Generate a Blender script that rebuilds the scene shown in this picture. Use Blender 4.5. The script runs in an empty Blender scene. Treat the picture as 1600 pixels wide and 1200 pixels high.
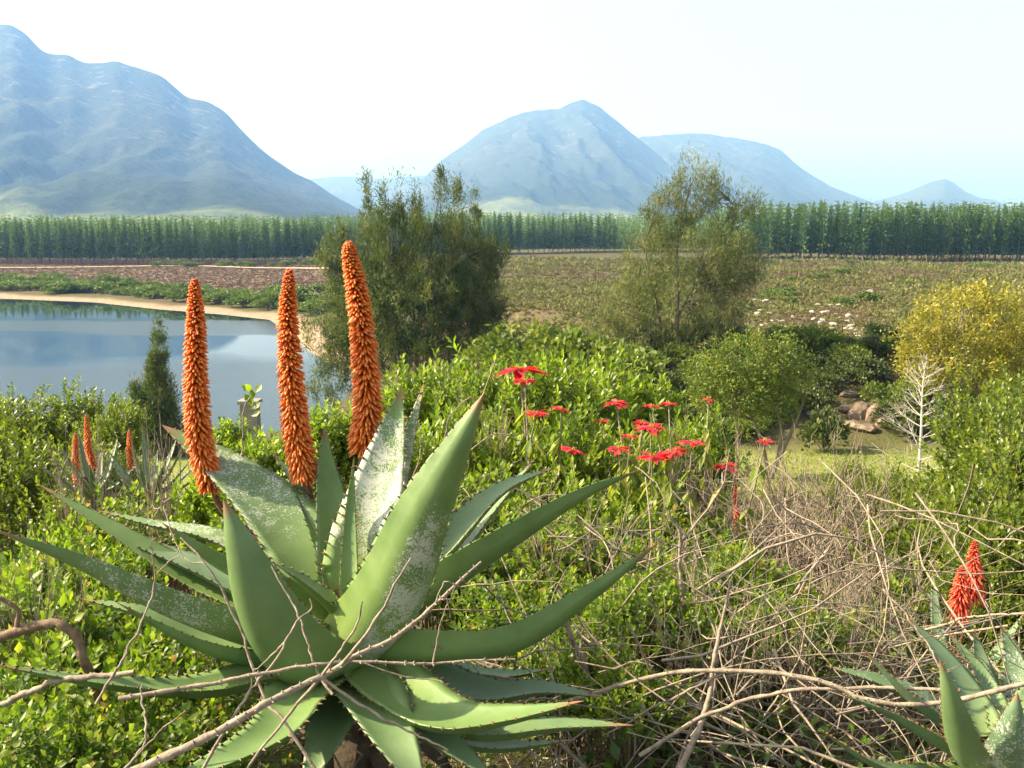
import bpy, math, random
import numpy as np
from mathutils import Vector

rng = np.random.default_rng(11)
random.seed(11)
scene = bpy.context.scene

# ------------------------------------------------------------------ camera
F = 35.0 / 36.0 * 1600.0            # focal length in photograph pixels
PITCH = math.atan(250.0 / F)        # horizon at photo row 350
CAM = np.array([0.0, 0.0, 1.65])
cd = bpy.data.cameras.new("camera")
cd.lens = 35.0; cd.sensor_width = 36.0; cd.clip_start = 0.05; cd.clip_end = 60000.0
cam = bpy.data.objects.new("camera", cd)
cam.location = CAM
cam.rotation_euler = (math.pi / 2 - PITCH, 0, 0)
scene.collection.objects.link(cam)
scene.camera = cam

# ------------------------------------------------------------------ sky and sun
SUN_EL, SUN_AZ = math.radians(38), math.radians(-86)   # azimuth clockwise from +Y: from the left, slightly ahead
world = bpy.data.worlds.new("World"); scene.world = world; world.use_nodes = True
wn = world.node_tree.nodes; wl = world.node_tree.links
bg = wn["Background"]
sky = wn.new("ShaderNodeTexSky"); sky.sky_type = 'NISHITA'; sky.sun_disc = False
sky.sun_elevation = SUN_EL; sky.sun_rotation = SUN_AZ
sky.air_density = 1.0; sky.dust_density = 6.0; sky.ozone_density = 1.0; sky.altitude = 200
hs = wn.new("ShaderNodeHueSaturation"); hs.inputs["Saturation"].default_value = 0.12; hs.inputs["Value"].default_value = 1.0   # thin white veil over the whole sky
wl.new(sky.outputs[0], hs.inputs["Color"]); wl.new(hs.outputs[0], bg.inputs[0]); bg.inputs[1].default_value = 0.085
sd = bpy.data.lights.new("sun", 'SUN'); sd.energy = 5.0; sd.angle = math.radians(0.55); sd.color = (1.0, 0.90, 0.73)
sun = bpy.data.objects.new("sun", sd)
to_sun = Vector((math.sin(SUN_AZ) * math.cos(SUN_EL), math.cos(SUN_AZ) * math.cos(SUN_EL), math.sin(SUN_EL)))
sun.rotation_euler = to_sun.to_track_quat('Z', 'Y').to_euler()
sun.location = (-30, 0, 40)
scene.collection.objects.link(sun)
vs = scene.view_settings
vs.view_transform = 'Standard'; vs.look = 'None'; vs.gamma = 1.0; vs.use_curve_mapping = False
vs.exposure = 1.5
scene.cycles.volume_bounces = 1
scene.cycles.max_bounces = 8
scene.cycles.use_denoising = True

# ------------------------------------------------------------------ helpers
COL = scene.collection

def at(u, v, d):
    """photo pixel + forward distance (m) -> world point"""
    xc, yc = (u - 800.0) / F, -(v - 600.0) / F
    k = d / (math.cos(PITCH) + yc * math.sin(PITCH))
    return CAM + k * np.array([xc, yc * math.sin(PITCH) + math.cos(PITCH), yc * math.cos(PITCH) - math.sin(PITCH)])

def nrm(a):
    a = np.asarray(a, float)
    return a / np.maximum(np.linalg.norm(a, axis=-1, keepdims=True), 1e-9)

def rdir(n):
    return nrm(rng.normal(size=(n, 3)))

def fbm(x, y, oct=4, seed=0):
    x = np.asarray(x, float); y = np.asarray(y, float)
    out = np.zeros(np.broadcast(x, y).shape); amp = 1.0; tot = 0
    for o in range(oct):
        xi = np.floor(x).astype(np.int64); yi = np.floor(y).astype(np.int64)
        xf = x - xi; yf = y - yi
        xf = xf * xf * (3 - 2 * xf); yf = yf * yf * (3 - 2 * yf)
        def h(a, b):
            n = (a * 374761393 + b * 668265263 + (seed + o) * 974711) & 0x7fffffff
            n = ((n ^ (n >> 13)) * 1274126177) & 0x7fffffff
            return ((n ^ (n >> 16)) & 0xffff) / 65535.0
        v = (h(xi, yi) * (1 - xf) + h(xi + 1, yi) * xf) * (1 - yf) + (h(xi, yi + 1) * (1 - xf) + h(xi + 1, yi + 1) * xf) * yf
        out += amp * (v * 2 - 1); tot += amp; amp *= 0.5; x = x * 2.03 + 17.1; y = y * 2.03 + 5.3
    return out / tot

def sstep(a, b, x):
    t = np.clip((x - a) / (b - a), 0, 1)
    return t * t * (3 - 2 * t)

class MB:
    """collects vertex / face arrays, links them as ONE mesh"""
    def __init__(self):
        self.V = []; self.F = []; self.A = {}; self.n = 0
    def add(self, V, faces, mat=0, **attrs):
        V = np.asarray(V, float).reshape(-1, 3)
        for f in faces:
            f = np.asarray(f, np.int64)
            self.F.append((f + self.n, mat))
        for k in set(self.A) | set(attrs):
            lst = self.A.setdefault(k, [np.zeros(self.n)])
            a = attrs.get(k, 0.0)
            lst.append(np.broadcast_to(np.asarray(a, float), (len(V),)).copy())
        self.V.append(V); self.n += len(V)
        return self
    def mesh(self, name, mats, origin=(0, 0, 0), smooth=True):
        V = np.concatenate(self.V) - np.asarray(origin, float)
        me = bpy.data.meshes.new(name)
        me.vertices.add(len(V)); me.vertices.foreach_set("co", V.astype(np.float32).ravel())
        loops = np.concatenate([f.ravel() for f, m in self.F])
        tot = np.concatenate([np.full(len(f), f.shape[1]) for f, m in self.F])
        mi = np.concatenate([np.full(len(f), m) for f, m in self.F])
        start = np.concatenate([[0], np.cumsum(tot)[:-1]])
        me.loops.add(len(loops)); me.loops.foreach_set("vertex_index", loops.astype(np.int32))
        me.polygons.add(len(tot)); me.polygons.foreach_set("loop_start", start.astype(np.int32))
        me.polygons.foreach_set("loop_total", tot.astype(np.int32))
        me.polygons.foreach_set("material_index", mi.astype(np.int32))
        me.polygons.foreach_set("use_smooth", np.full(len(tot), bool(smooth)))
        for k, lst in self.A.items():
            a = me.attributes.new(k, 'FLOAT', 'POINT')
            a.data.foreach_set("value", np.concatenate(lst).astype(np.float32))
        for m in (mats if isinstance(mats, (list, tuple)) else [mats]):
            me.materials.append(m)
        me.update(calc_edges=True)
        return me
    def build(self, name, mats, parent=None, origin=(0, 0, 0), smooth=True):
        o = bpy.data.objects.new(name, self.mesh(name, mats, origin, smooth))
        COL.objects.link(o)
        if parent is not None: o.parent = parent
        return o

def tag(o, label=None, cat=None, group=None, kind=None):
    if label: o["label"] = label
    if cat: o["category"] = cat
    if group: o["group"] = group
    if kind: o["kind"] = kind
    return o

def empty(name, loc, label, cat, group=None):
    o = bpy.data.objects.new(name, None); COL.objects.link(o)
    o.location = [float(c) for c in loc]; o.empty_display_size = 0.2
    return tag(o, label, cat, group)

def copy_tree(o, parent=None):
    c = o.copy(); COL.objects.link(c)
    if parent is not None: c.parent = parent
    for ch in list(o.children): copy_tree(ch, c)
    return c

def tubes(P, R, sides=5):
    """P (n,k,3), R (n,k) -> verts, [quads]"""
    P = np.asarray(P, float); R = np.asarray(R, float)
    if P.ndim == 2: P = P[None]; R = R[None]
    n, k, _ = P.shape
    T = nrm(np.gradient(P, axis=1))
    ref = nrm(np.cross(P[:, -1] - P[:, 0], rdir(n)))[:, None, :]
    N = nrm(ref - (ref * T).sum(-1, keepdims=True) * T); B = np.cross(T, N)
    a = np.arange(sides) / sides * 2 * np.pi
    V = P[:, :, None, :] + R[:, :, None, None] * (np.cos(a)[None, None, :, None] * N[:, :, None, :] + np.sin(a)[None, None, :, None] * B[:, :, None, :])
    idx = np.arange(n * k * sides).reshape(n, k, sides)
    q = np.stack([idx[:, :-1], np.roll(idx, -1, 2)[:, :-1], np.roll(idx, -1, 2)[:, 1:], idx[:, 1:]], -1).reshape(-1, 4)
    return V.reshape(-1, 3), [q]

def leaves(B, D, U, L, W, mid=0.5, fold=0.25, curl=0.0, shape='leaf'):
    """B base, D direction, U rough face normal, length, width."""
    B = np.asarray(B, float); n = len(B); D = nrm(D)
    L = np.broadcast_to(L, (n,))[:, None]; W = np.broadcast_to(W, (n,))[:, None]
    S = nrm(np.cross(D, U)); N = np.cross(S, D)
    if shape == 'tri':
        V = np.stack([B - S * W * 0.5, B + S * W * 0.5, B + D * L], 1)
        i = np.arange(n)[:, None] * 3
        return V.reshape(-1, 3), [i + np.array([0, 1, 2])], 3
    if shape == 'dia':
        M = B + D * L * mid
        V = np.stack([B, M + S * W * 0.5, B + D * L - N * L * curl, M - S * W * 0.5], 1)
        i = np.arange(n)[:, None] * 4
        return V.reshape(-1, 3), [i + np.array([0, 1, 2, 3])], 4
    M = B + D * L * mid
    T = B + D * L - N * L * curl
    C = M - N * W * fold
    V = np.stack([B, M + S * W * 0.5, C, M - S * W * 0.5, T], 1)
    i = np.arange(n)[:, None] * 5
    f = np.concatenate([i + np.array([0, 1, 2]), i + np.array([0, 2, 3]), i + np.array([3, 2, 4]), i + np.array([2, 1, 4])])
    return V.reshape(-1, 3), [f], 5

def addleaves(mb, B, D, U, L, W, rnd, mat=0, **kw):
    V, f, k = leaves(B, D, U, L, W, **kw)
    mb.add(V, f, mat, rnd=np.repeat(np.broadcast_to(rnd, (len(B),)), k))

def bez(p0, p1, p2, k):
    t = np.linspace(0, 1, k)[None, :, None]
    return (1 - t) ** 2 * p0[:, None] + 2 * t * (1 - t) * p1[:, None] + t * t * p2[:, None]

def crom(P, n):
    """smooth curve through control rows P -> n rows"""
    P = np.asarray(P, float)
    d = np.concatenate([[0], np.cumsum(np.sqrt(np.maximum(np.linalg.norm(np.diff(P[:, :3], axis=0), axis=1), 1e-6)))])
    Q = np.vstack([2 * P[0] - P[1], P, 2 * P[-1] - P[-2]])
    s = np.linspace(0, d[-1], n); out = np.zeros((n, P.shape[1]))
    for j, x in enumerate(s):
        i = min(np.searchsorted(d, x, side='right') - 1, len(P) - 2); i = max(i, 0)
        t = (x - d[i]) / (d[i + 1] - d[i])
        a, b, c, e = Q[i], Q[i + 1], Q[i + 2], Q[i + 3]
        out[j] = 0.5 * (2 * b + (c - a) * t + (2 * a - 5 * b + 4 * c - e) * t * t + (3 * b - a - 3 * c + e) * t ** 3)
    return out

# ------------------------------------------------------------------ materials
def newmat(name):
    m = bpy.data.materials.new(name); m.use_nodes = True
    nt = m.node_tree; nt.nodes.clear()
    out = nt.nodes.new("ShaderNodeOutputMaterial")
    return m, nt, out

def ramp(nt, stops, fac):
    r = nt.nodes.new("ShaderNodeValToRGB"); e = r.color_ramp.elements
    while len(e) < len(stops): e.new(0.5)
    for el, (p, c) in zip(e, stops):
        el.position = p; el.color = (*c, 1)
    nt.links.new(fac, r.inputs[0]); return r.outputs[0]

def attr(nt, name):
    a = nt.nodes.new("ShaderNodeAttribute"); a.attribute_name = name; return a.outputs["Fac"]

def noise(nt, scale, detail=4, rough=0.6, vec=None, coord="Object", stretch=None):
    tc = nt.nodes.new("ShaderNodeTexCoord"); v = tc.outputs[coord]
    if stretch:
        mp = nt.nodes.new("ShaderNodeMapping"); mp.inputs["Scale"].default_value = stretch
        nt.links.new(v, mp.inputs[0]); v = mp.outputs[0]
    n = nt.nodes.new("ShaderNodeTexNoise"); n.inputs["Scale"].default_value = scale
    n.inputs["Detail"].default_value = detail; n.inputs["Roughness"].default_value = rough
    nt.links.new(v, n.inputs["Vector"]); return n.outputs[0]

def mixc(nt, fac, a, b, mode='MIX'):
    m = nt.nodes.new("ShaderNodeMix"); m.data_type = 'RGBA'; m.blend_type = mode
    for sock, val in ((m.inputs[0], fac), (m.inputs[6], a), (m.inputs[7], b)):
        if isinstance(val, bpy.types.NodeSocket): nt.links.new(val, sock)
        elif isinstance(val, (int, float)): sock.default_value = val
        else: sock.default_value = (*val, 1)
    return m.outputs[2]

def math_(nt, op, a, b=None):
    m = nt.nodes.new("ShaderNodeMath"); m.operation = op
    for s, v in zip(m.inputs, (a, b)):
        if v is None: continue
        if isinstance(v, bpy.types.NodeSocket): nt.links.new(v, s)
        else: s.default_value = v
    return m.outputs[0]

def leafmat(name, stops, rough=0.45, trans=0.35, tgain=1.6, spec=0.4):
    m, nt, out = newmat(name)
    c = ramp(nt, stops, attr(nt, "rnd"))
    p = nt.nodes.new("ShaderNodeBsdfPrincipled"); nt.links.new(c, p.inputs["Base Color"])
    p.inputs["Roughness"].default_value = rough; p.inputs["Specular IOR Level"].default_value = spec
    if trans > 0:
        t = nt.nodes.new("ShaderNodeBsdfTranslucent")
        nt.links.new(mixc(nt, 1.0, c, (1.08 * tgain, 1.18 * tgain, 0.5 * tgain), 'MULTIPLY'), t.inputs[0])
        mx = nt.nodes.new("ShaderNodeMixShader"); mx.inputs[0].default_value = trans
        nt.links.new(p.outputs[0], mx.inputs[1]); nt.links.new(t.outputs[0], mx.inputs[2])
        nt.links.new(mx.outputs[0], out.inputs[0])
    else:
        nt.links.new(p.outputs[0], out.inputs[0])
    return m

def plainmat(name, c1, c2, scale=8, rough=0.8, bump=0.3, stretch=None, detail=5, spec=0.3):
    m, nt, out = newmat(name)
    n = noise(nt, scale, detail, 0.65, stretch=stretch)
    c = ramp(nt, [(0.3, c1), (0.7, c2)], n)
    p = nt.nodes.new("ShaderNodeBsdfPrincipled"); nt.links.new(c, p.inputs["Base Color"])
    p.inputs["Roughness"].default_value = rough; p.inputs["Specular IOR Level"].default_value = spec
    if bump:
        b = nt.nodes.new("ShaderNodeBump"); b.inputs["Strength"].default_value = bump; b.inputs["Distance"].default_value = 0.02
        nt.links.new(n, b.inputs["Height"]); nt.links.new(b.outputs[0], p.inputs["Normal"])
    nt.links.new(p.outputs[0], out.inputs[0]); return m

M = {}
M['shrub'] = leafmat('glossy_shrub_leaf', [(0, (.035, .070, .010)), (.40, (.110, .170, .016)), (.8, (.205, .260, .028)), (1, (.30, .32, .05))], .38, .42, 1.8, .5)
M['shrub2'] = leafmat('small_leaf_shrub', [(0, (.035, .066, .010)), (.5, (.105, .150, .015)), (1, (.24, .27, .035))], .40, .38, 1.7, .5)
M['cover'] = leafmat('creeper_leaf', [(0, (.030, .070, .012)), (.4, (.090, .155, .018)), (.8, (.190, .245, .028)), (.95, (.30, .30, .05)), (1, (.30, .19, .06))], .45, .4, 1.7, .4)
M['drygrass'] = leafmat('dry_blade', [(0, (.22, .17, .10)), (1, (.40, .33, .20))], .7, .2, 1.1, .2)
M['casu'] = leafmat('casuarina_needles', [(0, (.035, .060, .018)), (.5, (.085, .115, .030)), (1, (.165, .170, .055))], .6, .25, 1.4, .2)
M['casu2'] = leafmat('olive_needles', [(0, (.060, .085, .030)), (.5, (.125, .145, .045)), (1, (.210, .210, .080))], .6, .3, 1.4, .2)
M['acacia'] = leafmat('acacia_leaf', [(0, (.045, .075, .012)), (.5, (.105, .150, .020)), (1, (.230, .240, .040))], .5, .3, 1.5, .3)
M['yellow'] = leafmat('yellow_green_leaf', [(0, (.10, .115, .014)), (.5, (.25, .235, .030)), (1, (.40, .31, .055))], .5, .3, 1.4, .3)
M['dark'] = leafmat('dark_bush_leaf', [(0, (.026, .045, .012)), (.5, (.065, .090, .022)), (1, (.130, .145, .040))], .5, .25, 1.4, .3)
M['bush'] = leafmat('lakeside_bush_leaf', [(0, (.050, .080, .018)), (.5, (.105, .155, .030)), (1, (.18, .24, .055))], .5, .25, 1.4, .3)
M['fyn'] = leafmat('fynbos_scrub', [(0, (.100, .070, .055)), (.25, (.150, .110, .065)), (.5, (.135, .125, .045)), (.75, (.115, .135, .038)), (1, (.24, .20, .09))], .7, .15, 1.2, .2)
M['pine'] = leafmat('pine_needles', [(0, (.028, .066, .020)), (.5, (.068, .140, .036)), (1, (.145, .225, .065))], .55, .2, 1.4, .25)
M['bark'] = plainmat('grey_bark', (.10, .075, .055), (.24, .20, .16), 6, .9, .5, (1, 1, .25))
M['pinebark'] = plainmat('pine_bark', (.16, .11, .08), (.32, .26, .20), 3, .9, .3)
M['twig'] = plainmat('dry_twig', (.15, .115, .085), (.38, .31, .235), 40, .8, .4, None)
M['twigdark'] = plainmat('brown_vine', (.10, .062, .038), (.24, .16, .10), 40, .8, .5)
M['deadwood'] = plainmat('bleached_wood', (.34, .30, .27), (.56, .51, .47), 5, .8, .3)
M['stem'] = plainmat('shrub_stem', (.10, .085, .045), (.22, .19, .11), 30, .8, .2)
M['thorn'] = plainmat('thorn_brown', (.09, .040, .020), (.22, .12, .055), 60, .55, 0)
M['rock'] = plainmat('pale_rock', (.22, .19, .16), (.44, .40, .35), 2.5, .9, .6)
M['rock2'] = plainmat('outcrop_rock', (.08, .058, .042), (.34, .25, .18), 1.6, .9, .8)
M['concrete'] = plainmat('weathered_concrete', (.17, .155, .135), (.30, .28, .245), 4, .9, .3)
M['poin'] = leafmat('poinsettia_bract', [(0, (.42, .012, .028)), (.6, (.66, .030, .055)), (1, (.75, .08, .075))], .45, .35, 1.1, .3)
M['poinleaf'] = leafmat('poinsettia_leaf', [(0, (.10, .16, .02)), (.6, (.22, .26, .035)), (1, (.38, .34, .08))], .5, .4, 1.5, .3)
M['cyath'] = leafmat('poinsettia_centre', [(0, (.35, .22, .02)), (1, (.45, .33, .03))], .5, 0)
M['floret'] = leafmat('orange_floret', [(0, (.30, .045, .012)), (.35, (.60, .102, .011)), (.75, (.77, .178, .019)), (1, (.86, .37, .10))], .42, .18, 1.0, .45)
M['redfloret'] = leafmat('red_floret', [(0, (.45, .035, .015)), (.6, (.72, .075, .030)), (1, (.85, .24, .12))], .45, .2, 1.0, .4)
M['scape'] = plainmat('flower_stalk', (.09, .035, .02), (.19, .10, .05), 40, .7, .2)

def aloemat():
    m, nt, out = newmat("aloe_leaf_skin")
    along, tint, lich = attr(nt, "along"), attr(nt, "tint"), attr(nt, "lichen")
    n1 = noise(nt, 9, 5, .6); n2 = noise(nt, 190, 3, .75); n3 = noise(nt, 22, 4, .7); n4 = noise(nt, 4.5, 3, .5)
    green = ramp(nt, [(.25, (.085, .150, .034)), (.5, (.122, .198, .050)), (.8, (.172, .245, .076))], n1)
    blue = ramp(nt, [(.25, (.080, .140, .078)), (.55, (.118, .180, .100)), (.8, (.165, .225, .135))], n1)
    c = mixc(nt, tint, green, blue)
    c = mixc(nt, math_(nt, 'MULTIPLY', ramp(nt, [(.02, (1, 1, 1)), (.45, (0, 0, 0))], along), .75), c, (.215, .300, .085))
    # reddish, dried marks
    mk = ramp(nt, [(.66, (0, 0, 0)), (.72, (1, 1, 1))], n3)
    mk2 = ramp(nt, [(.50, (0, 0, 0)), (.60, (1, 1, 1))], n4)
    c = mixc(nt, math_(nt, 'MULTIPLY', math_(nt, 'MULTIPLY', mk, mk2), .55), c, (.30, .16, .10))
    tip = ramp(nt, [(.90, (0, 0, 0)), (.985, (1, 1, 1))], along)
    c = mixc(nt, math_(nt, 'MULTIPLY', tip, .85), c, (.25, .075, .055))
    lich = math_(nt, 'MULTIPLY', lich, ramp(nt, [(.34, (.45,) * 3), (.52, (1, 1, 1))], n1))
    # pale lichen and wax specks: dense where the leaf carries them
    thr = math_(nt, 'ADD', math_(nt, 'MULTIPLY', n2, .62), math_(nt, 'MULTIPLY', n3, .38))
    spk = math_(nt, 'GREATER_THAN', math_(nt, 'ADD', thr, math_(nt, 'MULTIPLY', lich, .13)), .60)
    c = mixc(nt, math_(nt, 'MULTIPLY', spk, math_(nt, 'MINIMUM', math_(nt, 'MULTIPLY', lich, 3.0), .78)), c, (.48, .475, .44))
    p = nt.nodes.new("ShaderNodeBsdfPrincipled"); nt.links.new(c, p.inputs["Base Color"])
    nt.links.new(ramp(nt, [(.3, (.38,) * 3), (.7, (.6,) * 3)], n3), p.inputs["Roughness"])
    p.inputs["Specular IOR Level"].default_value = .45
    p.inputs["Subsurface Weight"].default_value = 0.12; p.inputs["Subsurface Radius"].default_value = (.006, .010, .003)
    p.inputs["Subsurface Scale"].default_value = 1.0
    b = nt.nodes.new("ShaderNodeBump"); b.inputs["Strength"].default_value = .25; b.inputs["Distance"].default_value = .004
    nt.links.new(math_(nt, 'ADD', n3, math_(nt, 'MULTIPLY', spk, .35)), b.inputs["Height"]); nt.links.new(b.outputs[0], p.inputs["Normal"])
    nt.links.new(p.outputs[0], out.inputs[0]); return m
M['aloe'] = aloemat()
M['dryaloe'] = plainmat('dried_aloe_leaf', (.035, .026, .018), (.12, .09, .06), 14, .9, .6)

# ------------------------------------------------------------------ terrain
WATER = -13.35
PR = np.array([(-50, 1.0), (0, .05), (3, -.22), (6, -.85), (12, -2.2), (20, -4.0), (38, -8.9), (50, -9.75), (53, -9.6), (66, -7.0), (120, -7.8), (240, -8.6), (300, -9.6), (420, -10.5), (900, -9), (20000, -9)])
PL = np.array([(-50, 1.0), (0, .05), (3, -.22), (6, -.85), (12, -2.2), (20, -4.3), (44, -10.2), (56, -12.6), (66, -13.1), (160, -12.9), (215, -12.6), (300, -12.0), (380, -12.2), (700, -9), (20000, -9)])
LAKE = np.array([(-210, 66), (-60, 66), (-30, 65), (-20, 66), (-14, 76), (-14, 95), (-24, 119), (-33, 145), (-38, 158), (-48, 167), (-63, 178), (-81, 194), (-106, 205), (-160, 212), (-240, 205)], float)

def lake_sdf(x, y):
    """signed distance, negative inside the lake"""
    x = np.asarray(x, float); y = np.asarray(y, float)
    best = np.full(x.shape, 1e18); inside = np.zeros(x.shape, bool)
    n = len(LAKE)
    for i in range(n):
        a, b = LAKE[i], LAKE[(i + 1) % n]
        ab = b - a
        t = np.clip(((x - a[0]) * ab[0] + (y - a[1]) * ab[1]) / (ab @ ab), 0, 1)
        best = np.minimum(best, (x - a[0] - t * ab[0]) ** 2 + (y - a[1] - t * ab[1]) ** 2)
        cond = ((a[1] > y) != (b[1] > y))
        xi = a[0] + (y - a[1]) / (b[1] - a[1] + 1e-12) * ab[0]
        inside ^= cond & (x < xi)
    d = np.sqrt(best)
    return np.where(inside, -d, d)

def H(x, y):
    x = np.asarray(x, float); y = np.asarray(y, float)
    a = x / np.maximum(y, 8)
    w = sstep(-.27, -.02, a)
    hr = np.interp(y, PR[:, 0], PR[:, 1]); hl = np.interp(y, PL[:, 0], PL[:, 1])
    r = hl * (1 - w) + hr * w
    far = sstep(55, 90, y)
    r = r + far * 1.2 * fbm(x / 45, y / 45, 3, 3) * sstep(-.3, .05, a) + sstep(8, 40, y) * .25 * fbm(x / 9, y / 9, 3, 5) * sstep(52, 44, y)
    r = r + far * sstep(-.02, .08, a) * sstep(270, 150, y) * 1.2 * np.exp(-((a - .42) / .22) ** 2) * sstep(70, 160, y)
    r = r + .10 * fbm(x / 1.7, y / 1.7, 3, 9) * sstep(40, 10, np.abs(y))
    sd_ = lake_sdf(x, y)
    shore = WATER + .08 + .11 * np.maximum(sd_, 0) + .012 * np.maximum(sd_ - 4, 0) ** 2
    r = np.where((sd_ > 0) & (sd_ < 60), np.minimum(r, np.maximum(shore, WATER + .08)), r)
    r = np.where((sd_ > 0), np.maximum(r, WATER + .08), r)
    r = np.where(sd_ <= 0, WATER + .08 + np.maximum(sd_, -12) * .13, r)
    return r

def ground_pt(u, v, dmin=3, dmax=600):
    """where the pixel's ray meets the terrain"""
    ds = np.geomspace(dmin, dmax, 700)
    P = np.array([at(u, v, d) for d in ds]); g = H(P[:, 0], P[:, 1])
    hit = np.nonzero(P[:, 2] <= g)[0]
    i = hit[0] if len(hit) else len(ds) - 1
    p = P[i].copy(); p[2] = g[i]; return p

def lawn_mask(x, y):
    a = x / np.maximum(y, 5)
    r = sstep(22, 30, y) * sstep(50.5, 48.5, y + .8 * fbm(x / 3, y / 3, 2, 4)) * sstep(-.02, .05, a)
    l = sstep(30, 38, y) * sstep(64, 60, y) * sstep(.02, -.05, a)
    return np.maximum(r, l)

az_f = np.radians(np.linspace(-41, 41, 330)); az_c = np.radians(np.linspace(41, 319, 90))[1:-1]
az = np.concatenate([az_f, az_c])
rr = np.concatenate([np.geomspace(.4, 58, 130), np.linspace(59, 330, 190), np.geomspace(335, 11500, 50)])
A_, R_ = np.meshgrid(az, rr)
X_, Y_ = R_ * np.sin(A_), R_ * np.cos(A_)
Z_ = H(X_, Y_)
mb = MB()
nr, na = A_.shape
idx = np.arange(nr * na).reshape(nr, na)
q = np.stack([idx[:-1], np.roll(idx, -1, 1)[:-1], np.roll(idx, -1, 1)[1:], idx[1:]], -1).reshape(-1, 4)[:, ::-1]
cen = nr * na
fan = np.stack([np.full(na, cen), np.roll(idx[0], -1), idx[0]], -1)
Vt = np.concatenate([np.stack([X_, Y_, Z_], -1).reshape(-1, 3), [[0, 0, float(H(0., 0.))]]])
sd_ = lake_sdf(Vt[:, 0], Vt[:, 1])
shore = sstep(5.0, 2.0, sd_ + 2.2 * fbm(Vt[:, 0] / 9, Vt[:, 1] / 9, 3, 8)) * sstep(100, 118, Vt[:, 1])
field = sstep(208, 232, Vt[:, 1] + .35 * np.abs(Vt[:, 0] + 60) * 0) * sstep(-.05, -.14, Vt[:, 0] / np.maximum(Vt[:, 1], 5)) * sstep(420, 380, Vt[:, 1])
mb.add(Vt, [q, fan], 0, lawn=lawn_mask(Vt[:, 0], Vt[:, 1]), shore=shore, field=field)

def groundmat():
    m, nt, out = newmat("ground_soil_and_grass")
    nA = noise(nt, .05, 6, .65); nB = noise(nt, .9, 6, .7); nC = noise(nt, 11, 5, .7)
    base = ramp(nt, [(.3, (.065, .055, .030)), (.5, (.09, .082, .033)), (.7, (.13, .10, .06))], nB)
    base = mixc(nt, .5, base, ramp(nt, [(.35, (.095, .065, .045)), (.6, (.07, .08, .027))], nA))
    fieldc = ramp(nt, [(.3, (.12, .075, .055)), (.7, (.18, .12, .09))], nB)
    c = mixc(nt, attr(nt, "field"), base, fieldc)
    lawnc = ramp(nt, [(.3, (.13, .165, .035)), (.55, (.19, .21, .055)), (.8, (.27, .25, .10))], nB)
    c = mixc(nt, attr(nt, "lawn"), c, lawnc)
    sand = ramp(nt, [(.3, (.22, .15, .105)), (.7, (.36, .27, .185))], nB)
    c = mixc(nt, attr(nt, "shore"), c, sand)
    p = nt.nodes.new("ShaderNodeBsdfPrincipled"); nt.links.new(c, p.inputs["Base Color"])
    p.inputs["Roughness"].default_value = .95; p.inputs["Specular IOR Level"].default_value = .1
    b = nt.nodes.new("ShaderNodeBump"); b.inputs["Strength"].default_value = .5; b.inputs["Distance"].default_value = .08
    nt.links.new(math_(nt, 'ADD', nB, nC), b.inputs["Height"]); nt.links.new(b.outputs[0], p.inputs["Normal"])
    nt.links.new(p.outputs[0], out.inputs[0]); return m
tag(mb.build("ground", groundmat()), "grassy hillside sloping to the lake and rising to brown scrub beyond", "ground", kind="structure")

# lake
def watermat():
    m, nt, out = newmat("lake_water")
    p = nt.nodes.new("ShaderNodeBsdfPrincipled")
    p.inputs["Base Color"].default_value = (.012, .030, .040, 1); p.inputs["IOR"].default_value = 1.33
    p.inputs["Specular IOR Level"].default_value = .5
    band = noise(nt, .03, 4, .55, stretch=(.5, 1.6, 1))
    tc = nt.nodes.new("ShaderNodeTexCoord"); sx = nt.nodes.new("ShaderNodeSeparateXYZ"); nt.links.new(tc.outputs["Object"], sx.inputs[0])
    yy = math_(nt, 'ADD', sx.outputs[1], math_(nt, 'MULTIPLY', math_(nt, 'SUBTRACT', band, .5), 30.0))
    mr = math_(nt, 'DIVIDE', math_(nt, 'SUBTRACT', yy, 60.0), 150.0)          # wind-ruffled patches lie across the lake
    k = ramp(nt, [(.28, (1, 1, 1)), (.36, (0, 0, 0)), (.49, (0, 0, 0)), (.52, (1, 1, 1)), (.62, (1, 1, 1)), (.65, (0, 0, 0))], mr)
    rgh = mixc(nt, k, (.02,) * 3, (.20,) * 3)
    nt.links.new(rgh, p.inputs["Roughness"])
    n = noise(nt, 1.6, 3, .6, stretch=(.5, 1.6, 1))
    b = nt.nodes.new("ShaderNodeBump"); b.inputs["Distance"].default_value = .05
    nt.links.new(math_(nt, 'ADD', math_(nt, 'MULTIPLY', k, .55), .02), b.inputs["Strength"])
    nt.links.new(n, b.inputs["Height"]); nt.links.new(b.outputs[0], p.inputs["Normal"])
    nt.links.new(p.outputs[0], out.inputs[0]); return m
c0 = LAKE.mean(0)
ring = c0 + (LAKE - c0) * 1.03
mb = MB(); n = len(ring)
Vw = np.concatenate([np.c_[ring, np.full(n, WATER)], [[c0[0], c0[1], WATER]]])
# orientation so the normal faces up
fw = np.stack([np.full(n, n), np.arange(n), (np.arange(n) + 1) % n], -1)
mb.add(Vw, [fw])
tag(mb.build("lake", watermat(), smooth=False), "calm blue lake below the slope reflecting the mountain", "lake", kind="structure")

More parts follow.
